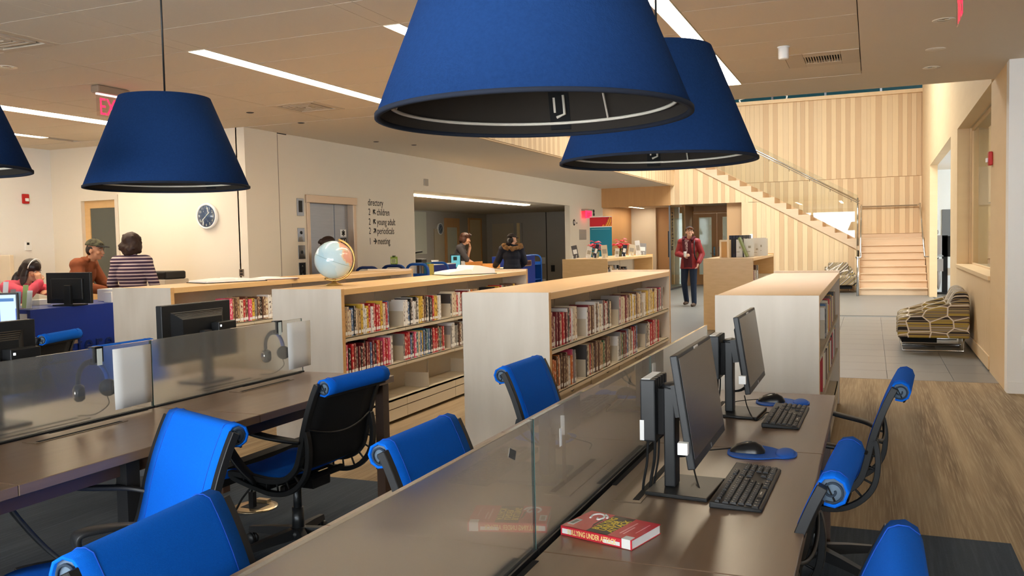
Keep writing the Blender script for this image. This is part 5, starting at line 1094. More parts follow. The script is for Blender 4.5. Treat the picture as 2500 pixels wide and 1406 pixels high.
# partition and printer at far left
o = MB().box(-11.39, -10.36, 8.0, 8.06, 0, 1.43).build('partition', mat('partition_beige', S(206, 190, 166), .8), loc=(-10.9, 8, 0), bevel=.005); tag(o, 'beige partition panel standing by the left wall', 'partition')
t = thing('printer', 'grey and black printer behind the striped sweater', 'printer', (-8.1, 8.45, .75))
MB().box(-8.5, -8.0, 8.25, 8.65, .96, 1.09).build('body', mat('printer_grey', S(196, 190, 180), .5), t, bevel=.01); MB().box(-8.48, -8.02, 8.27, 8.63, 1.09, 1.19).build('scanner', M_BLACK, t, bevel=.02); MB().box(-8.4, -8.15, 8.24, 8.255, 1.12, 1.17).build('panel', M_GREYW, t)
t = thing('printer_stand', 'low cabinet under the grey printer', 'cabinet', (-8.2, 8.45, 0)); MB().box(-8.55, -7.85, 8.2, 8.7, 0, .93).build('body', M_MAPLE, t); MB().box(-8.57, -7.83, 8.18, 8.72, .93, .96).build('top', M_MAPLE, t)
# ---- book carts and service desk
def cart(x, y, col, label, L=.7, items=()):
    t = thing('book_cart', label, 'cart', (x, y, 0), 0, 'blue book carts by the elevator')
    for yy in (y, y+L):
        hp = [(x-.19, yy, .12)]+[(x-.19, yy, 1.04)]+[(x-.19+.11*(1-math.cos(a)), yy, 1.04+.11*math.sin(a)) for a in (.4, .8, 1.2, PI/2)]
        hp += [(2*x-q[0], yy, q[2]) for q in hp[::-1]]
        MB().tube(hp, .02, 8).build('end_frame', col, t); MB().box(x-.18, x+.18, yy-.006, yy+.006, .2, 1.0).build('end_panel', col, t)
    for z in (.22, .58, .93): MB().box(x-.18, x+.18, y, y+L, z, z+.012).build('shelf', col, t)
    for sx in (-.17, .17):
        for yy in (y+.02, y+L-.02): MB().lathe([(.001, -.012), (.05, -.012), (.05, .012), (.001, .012)], 14, (x+sx, yy, .05), frame_to((1, 0, 0))).tube([(x+sx, yy, .05), (x+sx, yy, .13)], .01, 6).build('caster', M_BLACK, t)
    return t
mnav = mat('cart_navy', S(24, 44, 92), .4)
cart(-6.52, 10.5, mnav, 'navy book cart nearest the globe beside the elevator')
cart(-6.58, 11.35, M_CARTB, 'bright blue book cart with the green clipboard sign')
cart(-6.66, 12.22, M_CARTB, 'blue book cart holding books before the service counter')
for i, (x, w_, h, cn) in enumerate(((-6.80, .03, .20, 'white'), (-6.765, .03, .19, 'brown'), (-6.73, .04, .19, 'grey'), (-6.685, .035, .17, 'tan'), (-6.64, .05, .22, 'teal'), (-6.585, .04, .2, 'yellow'))):
    o = MB().box(x, x+w_-.003, 12.40, 12.56, .943, .943+h).box(x+.003, x+w_-.006, 12.395, 12.40, .96, .98, 1).build('book', [PL[cn], M_PAPER], loc=(x, 12.45, .943)); tag(o, '%s book standing on the blue cart before the service counter' % cn, 'book', 'books on the blue cart')
o = MB().box(-6.72, -6.45, 11.5, 11.7, .943, .975).box(-6.70, -6.46, 11.51, 11.69, .975, 1.0, 1).build('book', [PL['dark grey'], M_PAPER], loc=(-6.6, 11.6, .943)); tag(o, 'books lying flat on the cart under the green sign', 'book')
t = thing('clipboard_sign', 'small green clipboard sign on top of the middle cart', 'sign', (-6.58, 11.35, 1.17))
MB().box(-6.64, -6.52, 11.34, 11.36, 1.17, 1.285).build('board', mat('sign_green', S(150, 170, 70), .6), t, bevel=.02); MB().box(-6.625, -6.535, 11.335, 11.34, 1.185, 1.255).build('sheet', mat('sign_pale', S(206, 214, 150), .6), t); MB().box(-6.60, -6.56, 11.335, 11.365, 1.275, 1.30).build('clip', mat('sign_clip', S(70, 80, 40), .5), t)
for k in range(3): MB().box(-6.61, -6.55, 11.333, 11.335, 1.20+k*.018, 1.206+k*.018).build('text_line', M_INK, t)
sd = thing('service_counter', 'blue and white circulation counter in the wall opening', 'counter', (-7.4, 16, 0))
MB().box(-7.2, -7.1, 13.45, 14.5, 0, 1.09).build('front_panel', M_BLUELAM, sd); MB().box(-7.85, -7.1, 13.45, 14.5, 1.09, 1.105).build('countertop', M_PAPER, sd); MB().box(-7.85, -7.2, 13.45, 13.48, 0, 1.09).build('side_panel', M_BLUELAM, sd)
MB().box(-7.85, -7.05, 14.5, 17.5, .90, .93).build('countertop', mat('counter_cream', S(226, 210, 180), .5), sd); MB().box(-7.2, -7.12, 14.5, 17.5, 0, .90).build('front_panel', M_BLUELAM, sd)
tw = thing('book_return', 'tall blue book-return cabinet with rounded slot at the counter end', 'cabinet', (-7.3, 18.0, 0))
MB().box(-7.7, -7.1, 17.52, 18.6, 0, 1.16).build('body', M_BLUELAM, tw, bevel=.005)
MB().box(-7.105, -7.09, 17.75, 18.35, .93, 1.06).build('slot_frame', mat('slot_brass', S(190, 150, 110), .4, .6), tw, bevel=.04); MB().box(-7.092, -7.085, 17.79, 18.31, .955, 1.035).build('slot', mat('slot_dark', S(70, 30, 30), .6), tw, bevel=.03)
o = cart(-7.46, 18.95, M_CARTB, 'blue cart standing right of the book return', .5)
ks = thing('tablet_kiosk', 'tablet kiosk with a teal screen on the service counter', 'kiosk', (-7.25, 14.8, .93))
Rk = Matrix.Rotation(.45, 3, 'Z') @ Matrix.Rotation(-.12, 3, 'X'); c = Vector((-7.25, 14.8, 1.125))
MB().obox(c, (.20, .02, .27), Rk).build('case', M_BLACK, ks, bevel=.006); MB().obox(c+Rk@Vector((0, -.0108, 0)), (.165, .001, .225), Rk).build('screen', mat('screen_teal', (.02, .02, .02), .4, emit=S(100, 180, 186), estr=.36), ks)
MB().obox(c+Rk@Vector((-.01, -.0118, .055)), (.07, .0008, .07), Rk).build('picture', mat('screen_dark', S(40, 60, 64), .5), ks); MB().tube([c+Vector((0, .02, -.1)), (-7.25, 14.84, .94)], .02, 8).lathe([(.001, .931), (.09, .931), (.08, .95), (.001, .95)], 18, (-7.25, 14.84, 0)).build('stand', M_BLACK, ks)
def simple(name, label, cat, b, m, loc, **k):
    o = b.build(name, m, loc=loc, **k); return tag(o, label, cat)
simple('paper_cup', 'white bowl on the blue counter left of the kiosk', 'bowl', MB().lathe([(.001, 1.106), (.05, 1.106), (.07, 1.17), (.062, 1.17), (.045, 1.115), (.001, 1.115)], 18, (-7.35, 14.15, 0)), M_PAPER, (-7.35, 14.15, 1.106))
t = thing('receipt_printer', 'black phone base with raised arm on the blue counter', 'device', (-7.45, 13.75, 1.106)); MB().box(-7.52, -7.36, 13.66, 13.86, 1.106, 1.20).build('base', M_BLACK, t, bevel=.015); MB().tube(smooth_path([(-7.5, 13.66, 1.16), (-7.54, 13.6, 1.25), (-7.5, 13.68, 1.31), (-7.42, 13.8, 1.33)]), .018, 8).build('arm', M_BLACK, t); MB().box(-7.47, -7.40, 13.70, 13.82, 1.20, 1.205).build('paper', M_PAPER, t)
t = thing('leaflet_rack', 'grey leaflet rack at the left end of the service opening', 'rack', (-7.55, 13.5, 1.106)); MB().box(-7.72, -7.5, 13.5, 13.62, 1.106, 1.42).build('frame', mat('rack_grey', S(150, 146, 146), .4), t, bevel=.006)
for k in range(2): MB().box(-7.70, -7.52, 13.49, 13.5, 1.13+k*.15, 1.25+k*.15).build('leaflet', M_GREYW if k == 0 else M_INK, t)
t = thing('wooden_box', 'orange wooden tray box on the service counter before the man', 'box', (-7.5, 16.2, .931))
MB().box(-7.62, -7.6, 15.6, 16.8, .931, 1.08).box(-7.6, -7.2, 15.6, 15.62, .931, 1.03).box(-7.6, -7.2, 16.78, 16.8, .931, 1.03).box(-7.6, -7.2, 15.62, 16.78, .931, .945).build('tray', mat('orange_wood', S(220, 170, 104), .5), t)
for i, (y, z, s_) in enumerate(((15.0, .935, .12), (15.15, .95, .09), (15.3, .94, .14), (15.5, .937, .1))): simple('paper_item', 'loose white paper on the service counter, %s from the kiosk' % ORD[i], 'paper', MB().obox((-7.2, y, z), (s_, s_*1.2, .006), rotz(.4*i)), M_PAPER, (-7.2, y, .93))
simple('paper_sign', 'white tented card right of the kiosk', 'card', MB().obox((-7.3, 15.08, 1.03), (.01, .16, .19), Matrix.Rotation(.25, 3, 'Y')).obox((-7.22, 15.08, 1.03), (.01, .16, .19), Matrix.Rotation(-.25, 3, 'Y')), M_PAPER, (-7.26, 15.08, .93))
# ---- banner stand
bn = thing('banner_stand', 'red and teal roll-up banner behind the poinsettias', 'banner', (-5.95, 20, 0))
MB().box(-6.22, -5.68, 20.0, 20.004, .06, 1.78).build('teal_sheet', mat('banner_teal', S(24, 118, 138), .6), bn); MB().box(-6.22, -5.68, 20.0, 20.004, 1.80, 2.02).build('red_sheet', mat('banner_red', S(196, 30, 42), .6), bn); MB().box(-6.22, -5.68, 19.999, 20.005, 1.78, 1.80).box(-6.22, -5.68, 19.995, 20.01, 2.02, 2.035).build('white_bar', M_PAPER, bn)
for pts in ([(-5.86, 1.805), (-5.78, 1.93), (-5.74, 2.015), (-5.69, 2.015), (-5.69, 1.805)], [(-5.92, 1.805), (-5.88, 1.85), (-5.86, 1.805)]): MB().prism(pts, (0, 19.998, 0), (1, 0, 0), (0, 0, 1), (0, .002, 0)).build('orange_shape', mat('banner_orange', S(240, 160, 60), .6), bn)
for k in range(3): MB().tube([(-5.84+.055*k, 19.997, 1.81), (-5.78+.05*k, 19.997, 1.92), (-5.80+.05*k, 19.997, 2.01)], .006, 5).build('stroke', mat('banner_maroon', S(120, 20, 30), .6), bn)
for z, x1 in ((1.73, -5.72), (1.33, -5.95), (1.29, -5.9), (1.25, -5.98)): MB().box(-6.18, x1, 19.998, 20.0, z, z+.012).build('text_line', mat('banner_pale', S(120, 180, 190), .6), bn)
MB().box(-6.24, -5.66, 19.93, 20.07, 0, .06).box(-5.96, -5.94, 20.01, 20.02, .06, 2.02).build('base', M_STEEL, bn)
# ---- poinsettias and displayed books on the far bookcase
def poinsettia(x, y, label, seed, s_=1.0):
    r = random.Random(seed); t = thing('poinsettia', label, 'plant', (x, y, 1.14), 0, 'red poinsettias')
    MB().lathe([(.001, 1.141), (.06, 1.141), (.08, 1.25), (.07, 1.25), (.065, 1.235), (.001, 1.235)], 16, (x, y, 0)).build('pot', mat('foil_pot', S(120, 124, 90), .5), t)
    mr = mat('bract_red', S(206, 24, 44), .5); mgn = mat('leaf_dark', S(44, 74, 40), .5)
    def leaf(c, d, L, w_, m_, nm):
        d = d.normalized(); sd = d.cross(Vector((0, 0, 1))).normalized(); dr = Vector((0, 0, -.25*L)); b = MB()
        b.add([c, c+d*L*.4+sd*w_, c+d*L*.5+Vector((0, 0, .01)), c+d*L*.4-sd*w_, c+d*L+dr], [(0, 1, 2), (0, 2, 3), (1, 4, 2), (2, 4, 3)]); b.build(nm, m_, t, solid=.002)
    for k in range(14):
        a = k*2.4; z = 1.30+.012*k*s_; leaf(Vector((x+.02*math.cos(a), y+.02*math.sin(a), z)), Vector((math.cos(a), math.sin(a), r.uniform(.0, .5))), .12*s_, .035, mr, 'bract')
    for cx, cy, cz in ((.09, .0, 1.36), (-.09, .03, 1.37), (0, -.08, 1.38), (.02, .09, 1.36)):
        for k in range(8):
            a = k*PI/4+r.random(); leaf(Vector((x+cx*s_, y+cy*s_, cz)), Vector((math.cos(a), math.sin(a), r.uniform(-.1, .45))), r.uniform(.07, .11)*s_, .026, mr, 'bract')
    for k in range(9):
        a = k*.7; leaf(Vector((x, y, 1.28)), Vector((math.cos(a), math.sin(a), .1)), .13*s_, .035, mgn, 'leaf')
    MB().tube([(x, y, 1.235), (x, y, 1.34)], .012, 6).build('stem', mgn, t)
poinsettia(-4.84, 15.9, 'poinsettia in front of the teal banner', 1, .95)
poinsettia(-4.62, 16.9, 'brighter poinsettia to the right of the banner', 2, 1.15)
disp = [(-4.95, 15.0, .10, .23, 'dark grey', -.3, 'dark framed book on a white stand at the left end'), (-4.72, 15.1, .09, .20, 'white', .3, 'white leaflet stand leaning below the left poinsettia'), (-4.62, 15.2, .06, .25, 'navy', .55, 'dark book leaning to the right under the left poinsettia'), (-4.46, 15.2, .11, .23, 'cream', -.1, 'cream book standing upright between the poinsettias'), (-4.42, 15.9, .08, .16, 'white', .2, 'small white wire stand right of the cream book'), (-4.44, 16.5, .08, .22, 'navy', .35, 'blue book leaning under the right poinsettia'), (-4.40, 16.9, .12, .22, 'cream', .3, 'pale yellow book leaning right of the blue one'), (-4.40, 17.4, .10, .30, 'white', -.12, 'tall white book standing right of the poinsettias'), (-4.40, 17.8, .15, .24, 'grey', .1, 'grey and white book at the right end of the display')]
for x, y, w_, h, cn, ln, l in disp:
    t = thing('display_book', l, 'book', (x, y, 1.14), .42, 'books displayed on the far bookcase')
    R = Matrix.Rotation(.42, 3, 'Z') @ Matrix.Rotation(ln*.6, 3, 'Y') @ Matrix.Rotation(-.18, 3, 'X'); c = Vector((x, y, 1.145+h/2*math.cos(ln*.6)+abs(math.sin(ln*.6))*w_/2))
    MB().obox(c, (w_, .022, h), R).build('cover', PL[cn], t); MB().obox(c-R@Vector((0, .012, 0)), (w_*.7, .002, h*.35), R).build('picture', M_PAPER if cn in ('navy', 'dark grey', 'grey') else M_GREYW, t)
    MB().tube([c+R@Vector((-.03, .02, -h*.1)), (x-.02, y-.07, 1.143), (x+.04, y-.07, 1.143), c+R@Vector((.03, .02, -h*.1))], .005, 6).build('wire_stand', M_PAPER, t)
r_ = random.Random(9)
for key, cx1, y, n, z in (('flower', CASES['flower']['x1'], 14.85, 13, .777), ('binder', CASES['binder']['x1'], 14.2, 6, .777)):
    for k in range(n):
        th = r_.uniform(.05, .12); h = r_.uniform(.14, .24); cn = r_.choice(['cream', 'white', 'dark grey', 'grey', 'black', 'tan', 'brown']) if key == 'flower' else r_.choice(['brown', 'cream', 'grey', 'dark red', 'white'])
        book(cx1-.03, y, z, th-.004, h, .18, cn, 0, '%s book, %s from the left, upper shelf of the far %s bookcase' % (cn, ORD[k], {'flower': 'poinsettia', 'binder': 'binder'}[key]), 'books on the far %s bookcase' % key, lab=False); y += th+.03
# magazine binders on the far right bookcase
t = thing('magazine_box', 'cream magazine box with tan label on the far right bookcase', 'box', (-2.25, 14.5, 1.14)); MB().box(-2.28, -2.13, 14.35, 14.6, 1.1395, 1.43).build('case', mat('cream_card', S(236, 216, 186), .6), t); MB().box(-2.25, -2.16, 14.345, 14.35, 1.145, 1.40).build('label_panel', mat('tan_card', S(196, 150, 92), .6), t)
for k in range(6): simple('binder', 'dark binder in the row beside the cream box, %s from the left' % ORD[k], 'binder', MB().box(-2.18+k*.055, -2.18+k*.055+.05, 14.72, 14.95, 1.1395, 1.50).box(-2.17+k*.055, -2.18+k*.055+.04, 14.715, 14.72, 1.2, 1.45, 1), [PL['navy'] if k < 3 else PL['dark grey'], M_GREYW if k > 2 else M_INK], (-2.16+k*.055, 14.8, 1.1395))
simple('leaning_binder', 'green-grey folder leaning across the white brochures', 'folder', MB().obox((-1.93, 14.56, 1.305), (.028, .2, .335), Matrix.Rotation(-.38, 3, 'Y')), mat('folder_green', S(128, 140, 90), .6), (-1.93, 14.56, 1.14))
for i, (x, y, w_, h) in enumerate(((-2.0, 14.62, .10, .29), (-1.86, 14.72, .16, .30), (-1.80, 15.2, .13, .22), (-1.78, 15.5, .20, .31), (-1.76, 16.0, .12, .30))):
    t = thing('brochure_stand', 'white brochure stand on the far right bookcase, %s from the left' % ORD[i], 'brochure', (x, y, 1.1395), .2, 'brochure stands on the far right bookcase')
    MB().obox((x, y, 1.1405+h/2), (w_, .03, h), rotz(.2)).build('sheet', M_PAPER, t); MB().obox((x+.01, y-.018, 1.1405+h*.55), (w_*.25, .004, h*.12), rotz(.2)).obox((x-.02, y-.018, 1.1405+h*.3), (w_*.5, .004, h*.03), rotz(.2)).build('print', M_GREYW, t)
# ---- patterned armchairs
hm = bpy.data.materials.new('hexagon_fabric'); hm.use_nodes = True; nt = hm.node_tree; pb = nt.nodes['Principled BSDF']; pb.inputs['Roughness'].default_value = .9; Lk = nt.links.new
tc = nt.nodes.new('ShaderNodeTexCoord'); sx_ = nt.nodes.new('ShaderNodeSeparateXYZ'); Lk(tc.outputs['Object'], sx_.inputs[0])
zy = nt.nodes.new('ShaderNodeMath'); zy.operation = 'MULTIPLY_ADD'; zy.inputs[1].default_value = .85; Lk(sx_.outputs[1], zy.inputs[0]); Lk(sx_.outputs[2], zy.inputs[2])
cb = nt.nodes.new('ShaderNodeCombineXYZ'); xm = nt.nodes.new('ShaderNodeMath'); xm.operation = 'MULTIPLY'; xm.inputs[1].default_value = .8; Lk(sx_.outputs[0], xm.inputs[0]); Lk(xm.outputs[0], cb.inputs[0]); Lk(zy.outputs[0], cb.inputs[1])
vo = nt.nodes.new('ShaderNodeTexVoronoi'); vo.voronoi_dimensions = '2D'; vo.feature = 'DISTANCE_TO_EDGE'; vo.inputs['Scale'].default_value = 5.6; vo.inputs['Randomness'].default_value = .55; Lk(cb.outputs[0], vo.inputs['Vector'])
lt = nt.nodes.new('ShaderNodeMath'); lt.operation = 'LESS_THAN'; lt.inputs[1].default_value = .036; Lk(vo.outputs['Distance'], lt.inputs[0])
vc = nt.nodes.new('ShaderNodeTexVoronoi'); vc.voronoi_dimensions = '2D'; vc.inputs['Scale'].default_value = 5.6; vc.inputs['Randomness'].default_value = .55; Lk(cb.outputs[0], vc.inputs['Vector'])
cc2 = nt.nodes.new('ShaderNodeCombineXYZ'); zs = nt.nodes.new('ShaderNodeMath'); zs.operation = 'MULTIPLY'; zs.inputs[1].default_value = 26; Lk(zy.outputs[0], zs.inputs[0]); Lk(zs.outputs[0], cc2.inputs[1]); sc1 = nt.nodes.new('ShaderNodeSeparateColor'); Lk(vc.outputs['Color'], sc1.inputs[0]); xs5 = nt.nodes.new('ShaderNodeMath'); xs5.operation = 'MULTIPLY'; xs5.inputs[1].default_value = 6; Lk(sc1.outputs[0], xs5.inputs[0]); Lk(xs5.outputs[0], cc2.inputs[0])
nz = nt.nodes.new('ShaderNodeTexNoise'); nz.inputs['Scale'].default_value = 1; nz.inputs['Detail'].default_value = 1; Lk(cc2.outputs[0], nz.inputs['Vector'])
cr = nt.nodes.new('ShaderNodeValToRGB'); cr.color_ramp.interpolation = 'CONSTANT'; els = cr.color_ramp.elements; els[0].color = (*S(40, 32, 30), 1); els[1].position = .40; els[1].color = (*S(150, 136, 120), 1)
for p_, c_ in ((.47, S(172, 146, 70)), (.54, S(122, 108, 96)), (.58, S(66, 44, 38)), (.62, S(160, 142, 116)), (.68, S(216, 206, 190))): q = els.new(p_); q.color = (*c_, 1)
Lk(nz.outputs[0], cr.inputs[0]); mx = nt.nodes.new('ShaderNodeMix'); mx.data_type = 'RGBA'; mx.inputs[7].default_value = (*S(226, 214, 200), 1); Lk(lt.outputs[0], mx.inputs[0]); Lk(cr.outputs[0], mx.inputs[6]); Lk(mx.outputs[2], pb.inputs['Base Color'])
ar = thing('armchair', 'patterned lounge armchair on a chrome sled, nearest beside the wood wall', 'armchair', (0, 0, 0), 0, 'hexagon-patterned armchairs')
prof = [(-.40, .17), (.40, .17), (.405, .20), (.40, .64), (.36, .665), (-.36, .415), (-.40, .385)]
for y in (-.33, .25): MB().prism(prof, (0, y, 0), (1, 0, 0), (0, 0, 1), (0, .08, 0)).build('side', hm, ar, world=False, bevel=.02, seg=3)
MB().prism([(-.395, .19), (.2, .19), (.2, .44), (-.36, .42), (-.395, .39)], (0, -.245, 0), (1, 0, 0), (0, 0, 1), (0, .49, 0)).build('seat_cushion', hm, ar, world=False, bevel=.03, seg=3)
MB().prism([(.12, .40), (.39, .30), (.40, .70), (.36, .76), (.28, .76), (.24, .72)], (0, -.245, 0), (1, 0, 0), (0, 0, 1), (0, .49, 0)).build('back_cushion', hm, ar, world=False, bevel=.04, seg=3)
MB().box(-.36, .05, -.2, .2, .10, .172).build('under_box', M_BLACK2, ar, world=False)
for y in (-.30, .30): MB().tube([(-.37, y, .17), (-.345, y, .012), (.34, y, .012), (.34, y, .17)], .010, 8, sm=True).build('sled_leg', M_CHROME, ar, world=False)
ar.location = (.70, 12.2, 0)
dup(ar, (.73, 12.93, 0), 0, 'patterned lounge armchair directly behind the nearest one by the wood wall')
dup(ar, (-.74, 24.2, 0), PI/2+.25, 'distant patterned armchair left of the staircase foot')
# ---- device on a black post in the day-lit room
t = thing('equipment_post', 'black upright post with grey equipment and hanging cables by the stairs', 'equipment', (1.62, 23.6, 0))
MB().box(1.58, 1.70, 23.55, 23.62, .03, 1.42).box(1.58, 1.76, 23.55, 23.63, .9, 1.40).build('post', M_BLACK2, t); MB().box(1.4, 1.85, 23.4, 23.75, 0, .03).build('foot', M_BLACK2, t)
MB().box(1.45, 1.57, 23.5, 23.6, .95, 1.42).build('grey_case', mat('rack_grey', S(150, 146, 146), .4), t, bevel=.01); MB().ell((1.47, 23.55, 1.5), (.03, .03, .06)).build('grey_knob', mat('rack_grey', S(150, 146, 146), .4), t)
MB().box(1.25, 1.6, 23.45, 23.62, .91, .935).build('arm_shelf', M_STEEL, t); MB().box(1.45, 1.6, 23.48, 23.6, .55, .85).ell((1.5, 23.52, .35), (.05, .05, .25)).build('grey_bracket', mat('rack_grey', S(150, 146, 146), .4), t)
for k in range(3): MB().tube(smooth_path([(1.5, 23.5, .88), (1.4-.02*k, 23.48, .75), (1.36-.03*k, 23.48, .5), (1.33-.04*k, 23.47, .32)]), .012, 6).build('cable', M_BLACK, t)
MB().box(1.7, 1.9, 23.5, 23.65, .45, .62).build('side_box', M_GREYW, t)
# ---- shelves and boxes in the glazed office
t = thing('office_shelving', 'pale shelving with files seen through the interior window', 'shelving', (3.9, 12.5, 0))
for z in (.4, .85, 1.3, 1.75): MB().box(3.7, 4.19, 10.5, 15.2, z, z+.03).build('shelf', M_SHELF, t)
for y in (10.5, 12.0, 13.6, 15.2): MB().box(3.7, 4.19, y-.015, y+.015, 0, 1.8).build('upright', M_SHELF, t)
for k, cn in enumerate(('white', 'cream', 'tan', 'white', 'orange', 'grey', 'cream', 'white')): simple('file_box', 'file box on the office shelving, %s of the row, behind glass' % ORD[k], 'box', MB().box(3.8, 4.15, 11.2+k*.48, 11.6+k*.48, (.8805, 1.3305)[k % 2], (1.18, 1.6)[k % 2]), PL[cn], (4, 11.4+k*.48, .9))
o = MB().box(1.7, 2.3, 15.3, 15.7, 0, 1.05).build('dark_cabinet', mat('dark_wood', S(70, 50, 40), .5), loc=(2, 15.5, 0), bevel=.01); tag(o, 'dark cabinet inside the glazed office behind the window', 'cabinet')
o = MB().box(1.5, 2.9, 15.70, 15.745, 1.9, 2.5).build('wall_board', M_PAPER, loc=(2.2, 15.7, 1.9)); tag(o, 'white board on the office wall seen through the interior window', 'board')
# ================================================================== PEOPLE
def cap(b, p, q, r0, r1, n=10):
    """tapered capsule"""
    p, q = Vector(p), Vector(q); d = q-p; L = d.length
    if L < 1e-5: b.ell(p, max(r0, r1), n=n); return
    R = frame_to(d); prof = [(max(1e-4, r0*math.cos(a)), r0*math.sin(a)) for a in [-PI/2+.01, -PI/3, -PI/6]]+[(r0, 0), (r1, L)]+[(max(1e-4, r1*math.cos(a)), L+r1*math.sin(a)) for a in [PI/6, PI/3, PI/2-.01]]
    b.lathe(prof, n, p, R)
def remesh(b, name, m, parent, vox=.009, smooth=6, label=None):
    me = b.mesh(name, m); o = bpy.data.objects.new(name, me); COL.objects.link(o)
    md = o.modifiers.new('r', 'REMESH'); md.mode = 'VOXEL'; md.voxel_size = vox; md.use_smooth_shade = True
    s_ = o.modifiers.new('s', 'SMOOTH'); s_.iterations = smooth; s_.factor = .5
    dg = bpy.context.evaluated_depsgraph_get(); dg.update(); me2 = bpy.data.meshes.new_from_object(o.evaluated_get(dg)); me2.name = name
    bpy.data.objects.remove(o); bpy.data.meshes.remove(me)
    me2.materials.clear(); me2.materials.append(m)
    ob = bpy.data.objects.new(name, me2); COL.objects.link(ob); ob.parent = parent
    if label: ob['label'] = label
    return ob
def hand(b, wr, d, nrm, curl=.5, side=1, s_=1.0):
    """wrist, pointing direction, palm normal; fingers curl towards the normal"""
    wr, d, nrm = Vector(wr), Vector(d).normalized(), Vector(nrm); nrm = (nrm-d*nrm.dot(d)).normalized(); lat = d.cross(nrm)*side
    for k in (-1, 0, 1): cap(b, wr+lat*.012*k, wr+d*.085*s_+lat*.024*k, .017*s_, .014*s_, 8)
    for k, L in zip((-1.5, -.5, .5, 1.5), (.066, .076, .071, .055)):
        p = wr+d*.086*s_+lat*.019*k*s_; a = curl*.7; q = p+(d*math.cos(a)+nrm*math.sin(a))*L*.55*s_; a2 = curl*1.7; r = q+(d*math.cos(a2)+nrm*math.sin(a2))*L*.5*s_
        cap(b, p, q, .0095*s_, .0085*s_, 6); cap(b, q, r, .0085*s_, .007*s_, 6)
    p = wr+d*.02*s_-lat*.026; q = p+(d*.7-lat*.7+nrm*.25)*.042*s_; r = q+(d*.9-lat*.1+nrm*(.2+.4*curl))*.036*s_; cap(b, p, q, .014*s_, .011*s_, 6); cap(b, q, r, .0105*s_, .008*s_, 6)
SKIN = mat('skin_light', S(214, 168, 142), .55, noise=((20, 20, 20), .2, S(204, 150, 126)))
SKIN2 = mat('skin_tan', S(186, 134, 102), .55, noise=((20, 20, 20), .2, S(174, 120, 90)))
def head_parts(b, hc, fwd, up):
    """skull, jaw, nose, ears; returns the head frame"""
    f = Vector(fwd).normalized(); u = Vector(up); u = (u-f*u.dot(f)).normalized(); r = f.cross(u); R = Matrix((r, f, u)).transposed(); P = lambda x, y, z: Vector(hc)+R@Vector((x, y, z))
    b.ell(P(0, -.008, .02), (.075, .095, .095), R, 16); b.ell(P(0, .022, -.045), (.056, .066, .075), R, 14); b.ell(P(0, .055, -.092), (.028, .028, .022), R, 10)
    cap(b, P(0, .088, .004), P(0, .106, -.034), .010, .014, 8); b.ell(P(0, .090, -.062), (.026, .012, .009), R, 10)
    for sg in (-1, 1): b.ell(P(sg*.078, -.008, -.016), (.010, .022, .032), R, 10); b.ell(P(sg*.036, .066, -.032), (.028, .024, .022), R, 10)
    return R, P
def face(parent, P, R, M0, brow=S(60, 42, 34), lips=S(176, 104, 96)):
    for sg in (-1, 1):
        MB().ell(P(sg*.031, .083, .006), (.0125, .007, .0075), R, 10).build('eye', mat('eye_white', S(226, 222, 216), .3), parent, world=False)
        MB().ell(P(sg*.031, .0885, .006), (.006, .0035, .006), R, 8).build('iris', mat('eye_dark', S(40, 30, 26), .3), parent, world=False)
        MB().tube([P(sg*.016, .092, .024), P(sg*.032, .091, .028), P(sg*.048, .080, .023)], .0038, 6).build('eyebrow', mat('brow_%d' % int(brow[0]*1000), brow, .8), parent, world=False)
    MB().tube([P(-.022, .094, -.066), P(0, .1015, -.064), P(.022, .094, -.066)], .0042, 6).build('mouth', mat('lips', lips, .5), parent, world=False)
